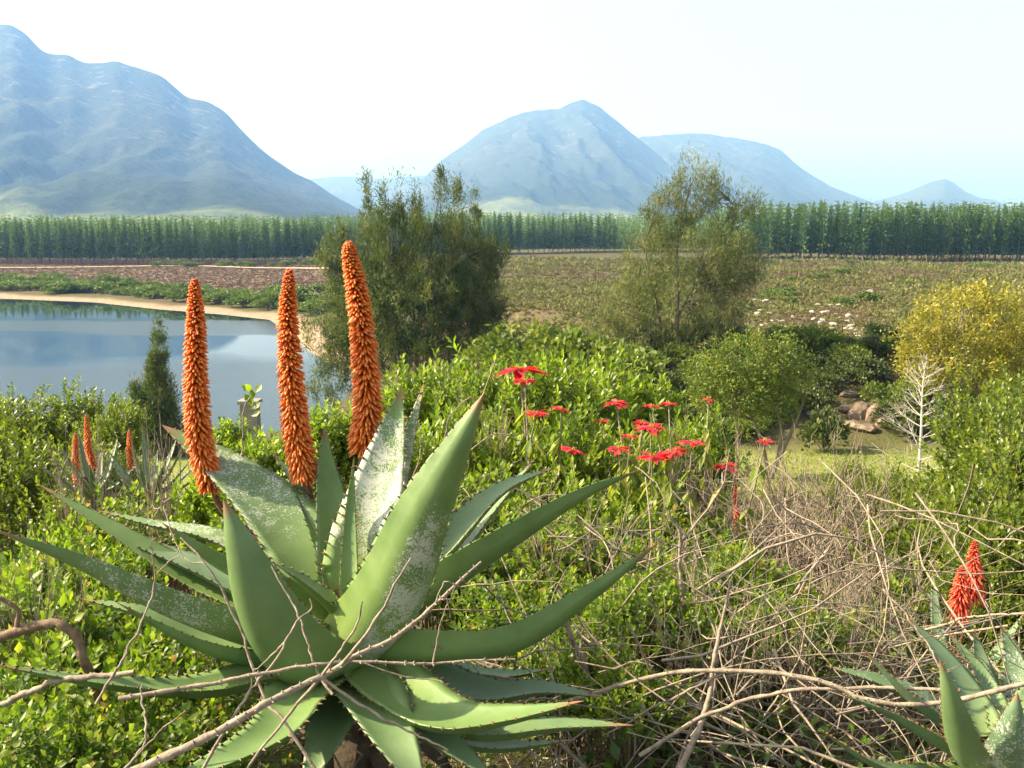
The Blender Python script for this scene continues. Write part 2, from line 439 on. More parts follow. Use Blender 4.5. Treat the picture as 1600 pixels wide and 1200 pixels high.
# dirt roads on the far slope, draped sheets
ROADS = []
def road_dist(x, y):
    return np.min([np.hypot(x - a, y - b) for c in ROADS for a, b in c], axis=0)
def strip(name, pts, width, mat, label, cat):
    c = crom(np.array(pts, float), 120)
    ROADS.append(c)
    t = nrm(np.gradient(c, axis=0)); s = np.c_[-t[:, 1], t[:, 0]]
    rows = []
    for k in np.linspace(-.5, .5, 5):
        q_ = c + s * k * width
        rows.append(np.c_[q_, H(q_[:, 0], q_[:, 1]) + .22])
    V = np.stack(rows, 1); i = np.arange(120 * 5).reshape(120, 5)
    f = np.stack([i[:-1, :-1], i[1:, :-1], i[1:, 1:], i[:-1, 1:]], -1).reshape(-1, 4)
    b = MB().add(V.reshape(-1, 3), [f])
    return tag(b.build(name, mat), label, cat, kind="structure")
M['road'] = plainmat('pale_dirt', (.36, .27, .19), (.52, .42, .31), .6, .95, .2)
strip("dirt_road", [(-215, 318), (-150, 316), (-110, 330), (-85, 316), (-50, 290), (-28, 270)], 4.0, M['road'], "pale dirt road running along the foot of the pine forest", "road")
strip("dirt_track", [(-190, 255), (-150, 252), (-120, 250), (-92, 243)], 2.6, M['road'], "pale dirt track crossing the brown field above the lake", "track")

# ------------------------------------------------------------------ mountains
def mountmat(name, lowc, midc, rockc, hi):
    m, nt, out = newmat(name)
    h = attr(nt, "hgt"); n1 = noise(nt, .0045, 7, .62); n2 = noise(nt, .018, 6, .65)
    hh = math_(nt, 'ADD', h, math_(nt, 'MULTIPLY', math_(nt, 'SUBTRACT', n1, .5), .35))
    c = ramp(nt, [(0, lowc[0]), (.10, lowc[1]), (.2, midc[0]), (.65, midc[1]), (1, midc[0])], hh)
    rk = ramp(nt, [(.56, (0, 0, 0)), (.64, (1, 1, 1))], n2)
    rk = math_(nt, 'MULTIPLY', rk, ramp(nt, [(hi, (0, 0, 0)), (hi + .25, (1, 1, 1))], hh))
    c = mixc(nt, rk, c, rockc)
    p = nt.nodes.new("ShaderNodeBsdfPrincipled"); nt.links.new(c, p.inputs["Base Color"])
    p.inputs["Roughness"].default_value = .95; p.inputs["Specular IOR Level"].default_value = .05
    b = nt.nodes.new("ShaderNodeBump"); b.inputs["Strength"].default_value = .8; b.inputs["Distance"].default_value = 25
    nt.links.new(n2, b.inputs["Height"]); nt.links.new(b.outputs[0], p.inputs["Normal"])
    nt.links.new(p.outputs[0], out.inputs[0]); return m
M['mt'] = mountmat("mountain_scrub_and_rock", ((.22, .24, .10), (.14, .17, .07)), ((.022, .034, .020), (.036, .044, .030)), (.13, .12, .115), .50)

def mountain(name, ridge, D, foot, label, seed, pw=1.5, amp=70, shelf=0.0):
    ridge = np.array(ridge, float)
    us = np.linspace(ridge[0, 0], ridge[-1, 0], 260)
    vsx = np.interp(us, ridge[:, 0], ridge[:, 1])
    ker = np.ones(3) / 3; vsx[1:-1] = np.convolve(vsx, ker, 'same')[1:-1]
    T = np.concatenate([np.linspace(0, 1, 90), np.linspace(1.02, 1.5, 12)])
    V = np.zeros((len(us), len(T), 3)); hg = np.zeros((len(us), len(T)))
    for i, (u, v) in enumerate(zip(us, vsx)):
        top = at(u, v, D)
        zr = max(top[2], 2.0)
        dirx = (u - 800) / F
        tt = np.minimum(T, 1.0)
        dist = foot + (D - foot) * T
        z = -12 + (zr + 12) * (tt ** pw * (1 - shelf) + shelf * sstep(0, .35, tt) * .16 + shelf * .84 * tt ** (pw + .8))
        z = np.where(T > 1, zr - (T - 1) * 2 * (zr + 14), z)
        x = top[0] / top[1] * dist
        env = np.clip(tt * (1 - tt) * 4, 0, 1) * (zr / 700)
        rid = 1 - np.abs(fbm(x / (420) + T * .5, np.full_like(T, seed * 3.1) + dist / 2600, 5, seed)) * 2
        rid2 = 1 - np.abs(fbm(x / 150 + dist / 900, dist / 700, 4, seed + 9)) * 2
        z = z + env * amp * (rid - .55) + env * amp * .35 * fbm(x / 130, dist / 160, 4, seed + 7) + env * amp * .40 * (rid2 - .5)
        z = np.where((T > .9) & (T <= 1.02), z + (1 - np.abs(T - 1) * 10).clip(0, 1) * zr * .010 * fbm(x / 60, dist * 0 + 3, 3, seed + 2), z)
        V[i, :, 0] = x; V[i, :, 1] = dist; V[i, :, 2] = z; hg[i] = tt
    V[:, 0, 2] -= 20; V[:, :, 2] = np.maximum(V[:, :, 2], -16.5)
    n1, n2 = len(us), len(T); ii = np.arange(n1 * n2).reshape(n1, n2)
    f = np.stack([ii[:-1, :-1], ii[1:, :-1], ii[1:, 1:], ii[:-1, 1:]], -1).reshape(-1, 4)
    b = MB().add(V.reshape(-1, 3), [f], 0, hgt=hg.ravel())
    return tag(b.build(name, M['mt']), label, "mountain", kind="structure")

mountain("mountain", [(-900, 300), (-600, 160), (-350, 80), (-150, 70), (-50, 45), (0, 38), (18, 36), (30, 45), (45, 56), (65, 80), (80, 84), (105, 85), (130, 98), (150, 98), (182, 94), (200, 102), (235, 112), (255, 120), (292, 152), (325, 158), (350, 172), (385, 212), (420, 243), (460, 270), (490, 284), (520, 305), (545, 318), (580, 338), (640, 352)],
         3900, 1150, "steep blue mountain with rocky crest rising over the lake and pale fields at its foot", 4, 1.55, 60, .55)
mountain("mountain", [(440, 352), (560, 338), (640, 300), (690, 250), (722, 228), (755, 202), (790, 186), (815, 178), (840, 171), (870, 171), (890, 162), (912, 155), (935, 166), (960, 186), (985, 206), (1005, 222), (1040, 250), (1090, 285), (1150, 315), (1250, 352)],
         6300, 2600, "hazy pointed blue mountain behind the tall evergreen trees", 12, 1.35, 75)
mountain("mountain", [(900, 352), (950, 260), (1000, 214), (1040, 211), (1080, 207), (1120, 211), (1160, 218), (1195, 224), (1220, 235), (1245, 257), (1270, 275), (1300, 292), (1330, 304), (1365, 317), (1420, 335), (1520, 352)],
         7600, 3600, "hazy flat-shouldered blue mountain beyond the pointed peak", 23, 1.3, 70)
mountain("mountain", [(1230, 352), (1340, 322), (1370, 314), (1400, 306), (1425, 297), (1450, 286), (1478, 279), (1492, 287), (1510, 300), (1530, 309), (1560, 314), (1585, 326), (1640, 338), (1760, 352)],
         8400, 4600, "small distant blue peak above the pine plantation", 31, 1.2, 60)
mountain("mountain", [(380, 330), (460, 284), (500, 278), (545, 275), (580, 279), (620, 277), (660, 274), (720, 280), (800, 300), (900, 340)],
         8800, 5200, "low distant blue ridge in the gap between the two mountains", 40, 1.2, 50)

# ------------------------------------------------------------------ pine plantations
def pine_parts(seed, h=15.0, levels=26, nb=8, crown0=.17, rad=1.7):
    r = np.random.default_rng(seed)
    tr = MB(); V, f = tubes(np.array([[0, 0, -.6], [0.03, .02, h * .3], [-.04, .03, h * .65], [0, 0, h * .97]]), np.array([.17, .13, .08, .015]), 6); tr.add(V, f)
    B, D, U, L, W, R = [], [], [], [], [], []
    for k in range(levels):
        t = k / (levels - 1); z = h * (crown0 + (1 - crown0) * t)
        rd = rad * (1 - t) ** .65 * (.75 + .5 * r.random()) * (1 if t > .1 else .75) + .05
        a0 = r.random() * 6.28
        for j in range(nb):
            a = a0 + j / nb * 6.283 + r.normal() * .25
            ln = rd * (.65 + .5 * r.random())
            dr = np.array([math.cos(a), math.sin(a),   .25 + 1.1 * t + r.normal() * .12])
            for s in range(4):
                st = .02 + .24 * s
                B.append([math.cos(a) * ln * st, math.sin(a) * ln * st, z + dr[2] * ln * st * .6])
                dd = dr + r.normal(size=3) * .45; D.append(dd); U.append(r.normal(size=3) + [0, 0, .6])
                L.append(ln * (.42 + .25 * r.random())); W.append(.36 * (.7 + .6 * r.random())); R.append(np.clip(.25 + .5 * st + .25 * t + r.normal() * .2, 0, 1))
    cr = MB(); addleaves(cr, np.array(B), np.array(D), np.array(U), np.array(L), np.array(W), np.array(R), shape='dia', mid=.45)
    return tr, cr
pine_meshes = []
for s in range(6):
    tr, cr = pine_parts(100 + s)
    pine_meshes.append((tr.mesh("trunk", M['pinebark']), cr.mesh("crown", M['pine'])))

def add_pine(x, y, h, label, group, k):
    e = empty("pine_tree", (x, y, float(H(x, y))), label, "pine tree", group)
    s = h / 15.0; e.scale = (s * random.uniform(.85, 1.15),) * 2 + (s,); e.rotation_euler = (0, 0, random.uniform(0, 6.28))
    for nm, me in zip(("trunk", "crown"), pine_meshes[k % 6]):
        o = bpy.data.objects.new(nm, me); COL.objects.link(o); o.parent = e
rest = []      # the pines past the countable ones
k = 0
for row in range(9):
    y0 = 292 + row * 3.4
    for j in range(62):
        u = 1120 + j * 12.6 * 300 / y0 * 1.02 + random.uniform(-3, 3)
        if u > 1720: continue
        y = y0 + random.uniform(-.9, .9) + max(0, (1330 - u)) * .05
        x = (u - 800) / F * y * 1.0
        h = random.uniform(15.2, 18.0) + row * .15
        if row < 3 and 1165 < u < 1640:
            add_pine(x, y, h, "tall dark green plantation pine with bare lower trunk at edge of scrubby hillside", "pines of the plantation above the scrub hillside", k); k += 1
        else: rest.append((x, y, h))
for row in range(13):
    y0 = 352 + row * 4.2
    for j in range(150):
        u = -90 + j * 8.3 + random.uniform(-3, 3)
        if u > 1130: continue
        y = y0 + random.uniform(-1.3, 1.3) + 18 * fbm(np.array(u / 260.), np.array(.3), 2, 6) + (40 if u > 740 else 0) + max(0, u - 740) * .12
        x = (u - 800) / F * y
        h = random.uniform(13.5, 17.0) + row * .12
        if row < 2 and -8 < u < 960 and k < 300 and (row == 0 or j % 2):
            add_pine(x, y, h, "slender dark pine at the edge of forest behind the brown lakeside field", "pines along the forest edge beyond the lake", k); k += 1
        else: rest.append((x, y, h))
rest = np.array(rest)
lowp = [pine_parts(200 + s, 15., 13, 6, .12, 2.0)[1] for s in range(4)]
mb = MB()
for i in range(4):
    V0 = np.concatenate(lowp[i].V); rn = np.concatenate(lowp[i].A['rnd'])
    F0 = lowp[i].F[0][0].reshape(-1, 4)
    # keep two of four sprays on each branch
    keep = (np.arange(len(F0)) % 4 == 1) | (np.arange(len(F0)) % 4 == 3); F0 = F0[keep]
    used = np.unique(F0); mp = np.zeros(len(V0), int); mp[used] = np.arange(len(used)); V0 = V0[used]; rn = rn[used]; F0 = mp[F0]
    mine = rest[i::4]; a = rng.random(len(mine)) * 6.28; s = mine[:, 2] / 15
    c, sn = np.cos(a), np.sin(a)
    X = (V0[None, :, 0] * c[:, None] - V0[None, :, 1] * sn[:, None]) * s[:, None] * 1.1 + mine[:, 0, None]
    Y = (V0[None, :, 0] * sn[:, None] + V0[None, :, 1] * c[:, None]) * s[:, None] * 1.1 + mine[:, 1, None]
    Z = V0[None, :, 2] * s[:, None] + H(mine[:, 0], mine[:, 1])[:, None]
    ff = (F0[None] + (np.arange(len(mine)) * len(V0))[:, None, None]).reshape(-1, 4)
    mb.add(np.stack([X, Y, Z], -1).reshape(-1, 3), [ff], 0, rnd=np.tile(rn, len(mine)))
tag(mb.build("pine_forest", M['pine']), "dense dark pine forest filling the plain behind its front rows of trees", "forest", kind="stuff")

# ------------------------------------------------------------------ scrub on the hillside
def tufts(P, S, rnd, nl, mb, up=.5, lw=.24):
    n = len(P)
    Pp = np.repeat(P, nl, 0); Ss = np.repeat(S, nl); rr_ = np.repeat(rnd, nl)
    d = rdir(n * nl); d[:, 2] = np.abs(d[:, 2]) * up + .08
    off = d * (Ss * .45)[:, None] * rng.random((n * nl, 1))
    addleaves(mb, Pp + off, d, rdir(n * nl), Ss * (.35 + .4 * rng.random(n * nl)), Ss * lw, np.clip(rr_ + rng.normal(size=n * nl) * .09, 0, 1), shape='tri')
mb = MB()
n = 46000
uu = rng.uniform(700, 1680, n); q_ = rng.random(n)
dd = 57 * (345 / 57) ** (q_ ** .9)
x = (uu - 800) / F * dd; y = dd
keep = (lake_sdf(x, y) > 10)
x, y, dd = x[keep], y[keep], dd[keep]
z = H(x, y)
hue = np.clip(.5 + .55 * fbm(x / 14, y / 22, 4, 21) + .35 * fbm(x / 3, y / 4, 2, 22) + rng.normal(size=len(x)) * .1, 0, 1)
sz = (.26 + .0030 * dd) * (.5 + .9 * rng.random(len(x))) * (.7 + .6 * sstep(.4, .8, hue))
tufts(np.c_[x, y, z], sz, hue, 14, mb)
tag(mb.build("hillside_scrub", M['fyn']), "low brown and olive scrub covering the hillside below the pine plantation", "scrub", kind="stuff")
mb = MB(); n = 14000
uu = rng.uniform(-60, 800, n); dd = rng.uniform(205, 345, n); x = (uu - 800) / F * dd
keep = (lake_sdf(x, dd) > 9) & (road_dist(x, dd) > 2.6); x, dd = x[keep], dd[keep]
hue = np.clip(.14 + .22 * fbm(x / 18, dd / 26, 3, 27) + rng.normal(size=len(x)) * .06, 0, 1)
tufts(np.c_[x, dd, H(x, dd)], .45 + .5 * rng.random(len(x)), hue, 9, mb)
tag(mb.build("field_heath", M['fyn']), "low reddish brown heath covering the field beyond the lake", "heath", kind="stuff")

# ------------------------------------------------------------------ bushes and rocks of the middle distance
def bush_mesh(seed, nclump, nleaf, L, W, mat, flat=.8, lobes=4, shape='dia'):
    r = np.random.default_rng(seed); mbb = MB()
    lc = np.c_[r.normal(size=(lobes, 2)) * .45, .35 + .35 * r.random(lobes)]; lr = .45 + .3 * r.random(lobes)
    w = r.integers(0, lobes, nclump); d = nrm(r.normal(size=(nclump, 3))); d[:, 2] = np.where(d[:, 2] < -.3, -d[:, 2], d[:, 2])
    C = lc[w] + d * (lr[w] * (.55 + .45 * r.random(nclump) ** .5))[:, None] * [1, 1, flat]
    C[:, 2] = np.maximum(C[:, 2], .03)
    Cc = np.repeat(C, nleaf, 0); dd_ = np.repeat(d, nleaf, 0) + r.normal(size=(nclump * nleaf, 3)) * .8
    P = Cc + r.normal(size=Cc.shape) * .075
    hue = np.repeat(np.clip(.5 + r.normal(size=nclump) * .2, 0, 1), nleaf) + r.normal(size=len(Cc)) * .12
    addleaves(mbb, P, dd_ + [0, 0, .4], r.normal(size=P.shape), L * (.7 + .6 * r.random(len(P))), W * (.7 + .6 * r.random(len(P))), np.clip(hue, 0, 1), shape=shape)
    st = MB(); ns = 7
    p0 = np.c_[r.normal(size=(ns, 2)) * .05, np.full(ns, -.1)]; p2 = C[r.integers(0, nclump, ns)]; p1 = (p0 + p2) / 2 + [0, 0, .15]
    V, f = tubes(bez(p0, p1, p2, 5), np.linspace(.03, .008, 5)[None].repeat(ns, 0), 4); st.add(V, f)
    return mbb.mesh("foliage", mat), st.mesh("stem", M['stem'])
BM = {'bush': [bush_mesh(300 + i, 110, 16, .16, .09, M['bush']) for i in range(4)],
      'dark': [bush_mesh(310 + i, 120, 16, .15, .085, M['dark']) for i in range(4)],
      'acac': [bush_mesh(320 + i, 120, 16, .14, .075, M['acacia']) for i in range(3)]}
def bush(name, kind, x, y, s, h, label, group, k):
    e = empty(name, (x, y, float(H(x, y)) - .03), label, "bush", group)
    e.scale = (s, s, h); e.rotation_euler = (0, 0, random.uniform(0, 6.28))
    fo, st = BM[kind][k % len(BM[kind])]
    for nm, me in (("foliage", fo), ("stem", st)):
        o = bpy.data.objects.new(nm, me); COL.objects.link(o); o.parent = e
        if nm == "foliage": o["kind"] = "stuff"
for k in range(135):
    u = random.uniform(-30, 560); lo = np.interp(u, [0, 150, 250, 350, 430, 500], [206, 196, 180, 169, 161, 150])
    y = lo + 6 + random.random() ** 1.3 * 36; x = (u - 800) / F * y
    if lake_sdf(np.array(x), np.array(y)) < 5.5 or road_dist(np.array([x]), np.array([y]))[0] < 4: continue
    s = random.uniform(1.5, 3.1)
    bush("lakeside_bush", 'bush', x, y, s, s * random.uniform(.55, .85), "rounded light green bush in the belt along the far sandy lake shore", "bushes along the far lake shore", k)
for k in range(26):
    u = random.uniform(250, 540); y = 322 + random.uniform(0, 14); x = (u - 800) / F * y; s = random.uniform(1.5, 2.4)
    bush("roadside_bush", 'bush', x, y, s, s * .7, "pale green bush between the dirt road and the dark pine forest", "bushes under the forest edge", k)
for k in range(130):
    u = random.uniform(930, 1640); y = random.uniform(51.5, 70); x = (u - 800) / F * y; s = random.uniform(.8, 1.7)
    if 1275 < u < 1400 and y < 59: continue
    kd = random.choice(['dark', 'dark', 'acac'])
    bush("bank_bush", kd, x, y, s, s * random.uniform(.7, 1.1),
         "dark green bush on the steep bank beyond the lawn" if kd == 'dark' else "olive green bush on the steep bank beyond the lawn",
         "dark bushes on the bank beyond the lawn" if kd == 'dark' else "olive bushes on the bank beyond the lawn", k)
for k in range(40):
    u = random.uniform(1000, 1640); y = random.uniform(90, 285); x = (u - 800) / F * y; s = random.uniform(.9, 1.9)
    bush("hill_bush", 'bush', x, y, s, s * .6, "low green bush growing among the brown scrub on the hillside", "green bushes on the scrub hillside", k)
p = ground_pt(1288, 706, 30); bush("rounded_bush", 'dark', p[0], p[1], 1.25, 1.65, "rounded dark green bush at the far edge of the lawn below the rocks", None, 1)
for k, (u, d, s, h) in enumerate([(840, 60, 3.6, 3.1), (915, 58, 3.4, 2.9), (790, 63, 3.0, 2.8), (985, 52, 2.2, 1.9)]):
    x = (u - 800) / F * d
    bush("olive_bush", 'acac', x, d, s, h, "big grey-olive bush between the two tall evergreen trees", "olive bushes between the tall evergreens", k)

def rock_mesh(seed, mat):
    r = np.random.default_rng(seed)
    import bmesh
    bm = bmesh.new(); bmesh.ops.create_icosphere(bm, subdivisions=2, radius=1)
    planes = nrm(r.normal(size=(9, 3))); off = .55 + .3 * r.random(9)
    for v in bm.verts:
        c = np.array(v.co)
        for pn, o_ in zip(planes, off):
            s = c @ pn
            if s > o_: c = c - pn * (s - o_)
        v.co = c * (1 + .05 * r.normal())
    me = bpy.data.meshes.new("rock"); bm.to_mesh(me); bm.free(); me.materials.append(mat); return me
RM = [rock_mesh(i, M['rock']) for i in range(5)]; RM2 = [rock_mesh(20 + i, M['rock2']) for i in range(4)]
for k in range(150):
    if k < 95: u, v = random.gauss(1225, 90), random.gauss(490, 20)
    else: u, v = random.gauss(1310, 60), random.gauss(525, 12)
    if not (1110 < u < 1430 and 440 < v < 556): continue
    p = ground_pt(u, v, 55)
    o = bpy.data.objects.new("hillside_rock", RM[k % 5]); COL.objects.link(o)
    s = random.uniform(.08, .30) * (p[1] / 90); o.location = (p[0], p[1], p[2] + s * .25); o.scale = (s * 1.4, s * 1.1, s * .7); o.rotation_euler = (0, 0, random.uniform(0, 6))
    tag(o, "pale weathered rock lying among the brown hillside scrub", "rock", "pale rocks strewn on the hillside")
for k, (u, v, sx, sz) in enumerate([(1316, 637, .55, .42), (1342, 645, .8, .9), (1362, 650, .5, 1.0), (1330, 662, .7, .5), (1352, 668, .9, .45), (1300, 655, .5, .4), (1378, 660, .5, .6), (1272, 646, .5, .45), (1368, 612, .9, .4), (1325, 612, .7, .35)]):
    p = ground_pt(u, v + 6, 48)
    o = bpy.data.objects.new("boulder", RM2[k % 4]); COL.objects.link(o)
    o.location = (p[0], p[1] - .2, p[2] + sz * .2); o.scale = (sx, .6, sz * .8); o.rotation_euler = (0, .1, random.uniform(-.6, .6))
    tag(o, "brown and grey boulder in the outcrop on the bank above the lawn", "boulder", "boulders of the outcrop above the lawn")

# concrete post by the water
p = ground_pt(392, 668, 40, 64)
e = empty("concrete_post", p, "weathered concrete post with a flat cap near the water's edge", "post")
def boxv(cx, cy, cz, sx, sy, sz, taper=1.0):
    s = np.array([(-1, -1, -1), (1, -1, -1), (1, 1, -1), (-1, 1, -1), (-1, -1, 1), (1, -1, 1), (1, 1, 1), (-1, 1, 1)], float)
    t = np.where(s[:, 2:] > 0, taper, 1.0)
    V = s * np.array([sx, sy, sz]) / 2 * np.c_[t, t, np.ones((8, 1))] + [cx, cy, cz]
    return V, [np.array([(0, 3, 2, 1), (4, 5, 6, 7), (0, 1, 5, 4), (1, 2, 6, 5), (2, 3, 7, 6), (3, 0, 4, 7)])]
hp = at(392, 628, p[1])[2] - p[2]
MB().add(*boxv(0, 0, hp / 2 - .3, 1.12, 1.05, hp + .4, .94)).build("shaft", M['concrete'], e, smooth=False)
MB().add(*boxv(0, 0, hp + .03, 1.36, 1.28, .22, .97)).build("cap", M['concrete'], e, smooth=False)

# ------------------------------------------------------------------ trees
def tree(name, label, base, lobes, trunks, leafm, barkm, nclump, nleaf, L, W, spread, style, nbranch, seed, cat="tree", group=None, shell=.5, trunk_r=.16, huevar=.22, nspire=None, vp=.75):
    """lobes: (x,y,z, rx,ry,rz) local metres; trunks: lists of local points"""
    r = np.random.default_rng(seed)
    lob = np.array(lobes, float)
    e = empty(name, base, label, cat, group)
    vol = lob[:, 3] * lob[:, 4] * lob[:, 5]; pw = vol ** vp; pw /= pw.sum()
    w = r.choice(len(lob), nclump, p=pw)
    d = nrm(r.normal(size=(nclump, 3)))
    rad = shell + (1 - shell) * r.random(nclump)
    if style == 'spire':                      # cones: radius shrinks with height
        t = 1 - r.random(nclump) ** .66; a = r.random(nclump) * 6.283
        rr_ = (1 - t) * np.sqrt(.15 + .85 * r.random(nclump)) * (.65 + .5 * r.random(nclump))
        C = lob[w, :3] + np.c_[np.cos(a) * rr_ * lob[w, 3], np.sin(a) * rr_ * lob[w, 4], (2 * t - 1) * lob[w, 5]]
        d2 = np.c_[np.cos(a), np.sin(a), np.full(nclump, .9)]
        if nspire is not None:
            ball = w >= nspire
            C[ball] = (lob[w, :3] + d * rad[:, None] * lob[w, 3:])[ball]
        d = d2
    else:
        C = lob[w, :3] + d * rad[:, None] * lob[w, 3:]
    n = nclump * nleaf
    Cc = np.repeat(C, nleaf, 0); dn = np.repeat(nrm(d), nleaf, 0)
    sc = np.repeat(.6 + .8 * r.random(nclump), nleaf)
    P = Cc + r.normal(size=(n, 3)) * (spread * sc)[:, None] * ([.85, .85, 1.35] if style == 'spire' else [1, 1, 1])
    if style == 'spire': D = dn * .6 + [0, 0, .6] + r.normal(size=(n, 3)) * .6
    elif style == 'droop': D = dn * .5 + [0, 0, -.5] + r.normal(size=(n, 3)) * .5
    else: D = dn * .6 + [0, 0, .3] + r.normal(size=(n, 3)) * .8
    hue = np.clip(np.repeat(.5 + r.normal(size=nclump) * huevar, nleaf) + r.normal(size=n) * .12, 0, 1)
    cm = MB(); addleaves(cm, P, D, r.normal(size=(n, 3)), L * (.6 + .8 * r.random(n)), W * (.7 + .6 * r.random(n)), hue, shape='dia', mid=.45)
    co = cm.build("crown", leafm, e); co["kind"] = "stuff"
    tm = MB(); bm_ = MB(); cur = []
    for T in trunks:
        T = np.array(T, float); c = crom(T, 18); rad_ = np.linspace(1, .12, 18) * trunk_r * (T[-1, 2] - T[0, 2]) / 10 + .01
        V, f = tubes(c, rad_, 8); tm.add(V, f); cur.append(c)
    tm.build("trunk", barkm, e)
    tgt = C[r.choice(nclump, min(nbranch, nclump), replace=False)]
    for tg in tgt:
        best = min(cur, key=lambda c: np.linalg.norm(c[:, :2] - tg[:2], axis=1).min())
        zz = tg[2] - .55 * np.linalg.norm(best[:, :2] - tg[:2], axis=1).min() - .3
        i = int(np.clip(np.searchsorted(best[:, 2], zz), 2, 16)); s0 = best[i]
        mid = s0 * .45 + tg * .55 + r.normal(size=3) * .12 + [0, 0, .12]
        R0 = (.012 + .010 * np.linalg.norm(tg - s0))
        V, f = tubes(bez(s0[None], mid[None], tg[None], 6), np.linspace(R0, R0 * .2, 6)[None], 5); bm_.add(V, f)
    bm_.build("branches", barkm, e)
    return e

def lpx(base, u, v, d, ru, rv, rd=None):
    """crown lobe given in photo pixels at distance d, local to base"""
    c = at(u, v, d) - base; k = d / F
    return (c[0], c[1], c[2], ru * k, (rd if rd else ru) * k, rv * k)

# the tall many-spired evergreen
d = 70; b = at(650, 600, d); b[2] = H(b[0], b[1])
sp = [(575, 395, 45, 118), (598, 380, 26, 100), (622, 385, 34, 108), (648, 390, 28, 105), (692, 375, 46, 125), (716, 390, 36, 100), (741, 395, 27, 105), (765, 450, 34, 75), (530, 450, 30, 90), (660, 430, 70, 120), (600, 440, 60, 110)]
lob = [lpx(b, u, v, d, ru, rv) for u, v, ru, rv in sp]
lob = [(x, y + random.uniform(-2, 2), z, rx, ry, rz) for x, y, z, rx, ry, rz in lob]
bl = [lpx(b, u, v, d, ru, rv) for u, v, ru, rv in [(640, 470, 110, 75), (735, 470, 55, 60), (560, 470, 55, 70), (700, 540, 75, 45), (600, 550, 85, 45), (525, 520, 50, 55), (770, 400, 25, 28), (515, 600, 45, 40), (520, 400, 22, 35)]]
# spires on a rounded lower mass: each spire a cone, lower lobes as wide cones
tr = [[(-1 + i * .5, (i % 2) * .6, -.4), (-2.2 + i * 1.1, (i % 3 - 1) * .8, 3.5), (-2.8 + i * 1.35, (i % 2) * 1.0, 8), (-3.2 + i * 1.45, 0, 11.5 + (i == 3) * 2)] for i in range(5)]
tree("evergreen_tree", "tall many-stemmed evergreen tree with pointed spires behind the orange aloe spikes", b, lob + bl, tr, M['casu'], M['bark'], 1700, 62, .34, .052, .24, 'spire', 140, 501, trunk_r=.12, huevar=.3, nspire=len(lob), vp=.5)
# the pale feathery tree
d = 66; b = at(1055, 590, d); b[2] = H(b[0], b[1])
sp = [(1080, 300, 44, 55), (1050, 340, 38, 50), (1020, 335, 22, 40), (1120, 330, 36, 50), (1160, 320, 30, 38), (1090, 390, 90, 50), (1010, 410, 50, 50), (1150, 410, 55, 55), (1050, 470, 95, 55), (985, 480, 55, 45), (1120, 480, 60, 45), (1000, 535, 60, 35), (1080, 535, 80, 35), (1130, 430, 60, 40), (950, 530, 40, 40)]
lob = [lpx(b, u, v, d, ru, rv) for u, v, ru, rv in sp]
tr = [[(0, 0, -.4), (.05, .1, 3.5), (-.1, 0, 7), (.4, .1, 10), (.9, 0, 11.6)], [(-.6, .4, -.4), (-1.2, .5, 3), (-2.0, .2, 6), (-2.2, 0, 8)], [(.1, .1, 2.5), (1.6, -.3, 6), (3.0, 0, 8.8), (3.6, 0, 10.2)]]
tree("feathery_tree", "tall airy olive green tree with feathery see-through crown on the scrub hillside", b, lob, tr, M['casu2'], M['bark'], 700, 66, .33, .042, .29, 'spire', 150, 502, nspire=0, trunk_r=.13, huevar=.28, vp=.55)
# tree at the water
d = 62; b = at(243, 712, d); b[2] = H(b[0], b[1])
sp = [(250, 565, 26, 62), (245, 620, 42, 72), (235, 660, 48, 50), (262, 650, 36, 60), (215, 635, 24, 40)]
lob = [lpx(b, u, v, d, ru, rv) for u, v, ru, rv in sp]
tree("waterside_tree", "small conical dark evergreen standing alone at the water's edge", b, lob, [[(0, 0, -.3), (.05, 0, 3), (.2, 0, 7.6)]], M['casu'], M['bark'], 520, 46, .36, .055, .17, 'spire', 60, 503, trunk_r=.16)
# round acacia on the lawn
b = ground_pt(1205, 748, 25, 48); d = b[1]
sp = [(1165, 565, 70, 45), (1215, 560, 45, 40), (1120, 590, 48, 42), (1240, 590, 30, 40), (1095, 620, 22, 25), (1150, 610, 70, 40), (1215, 625, 40, 45), (1300, 618, 35, 22)]
lob = [lpx(b, u, v, d, ru, rv) for u, v, ru, rv in sp[:-1]]
tr = [[(-.1, 0, -.2), (.25, 0, .9), (.35, .1, 2.2), (0, .2, 3.4), (-.6, .2, 4.6)], [(.25, 0, .8), (.8, -.2, 2.3), (1.2, -.2, 3.6), (1.3, -.2, 4.4)], [(-.1, 0, 0), (-.5, .2, 1.8), (-1.3, .2, 3.4), (-1.9, .2, 3.8)]]
tree("rounded_tree", "rounded olive tree with forked bare trunk standing on the lawn", b, lob, tr, M['acacia'], M['bark'], 620, 26, .15, .065, .17, 'up', 110, 504, shell=.62, trunk_r=.26)
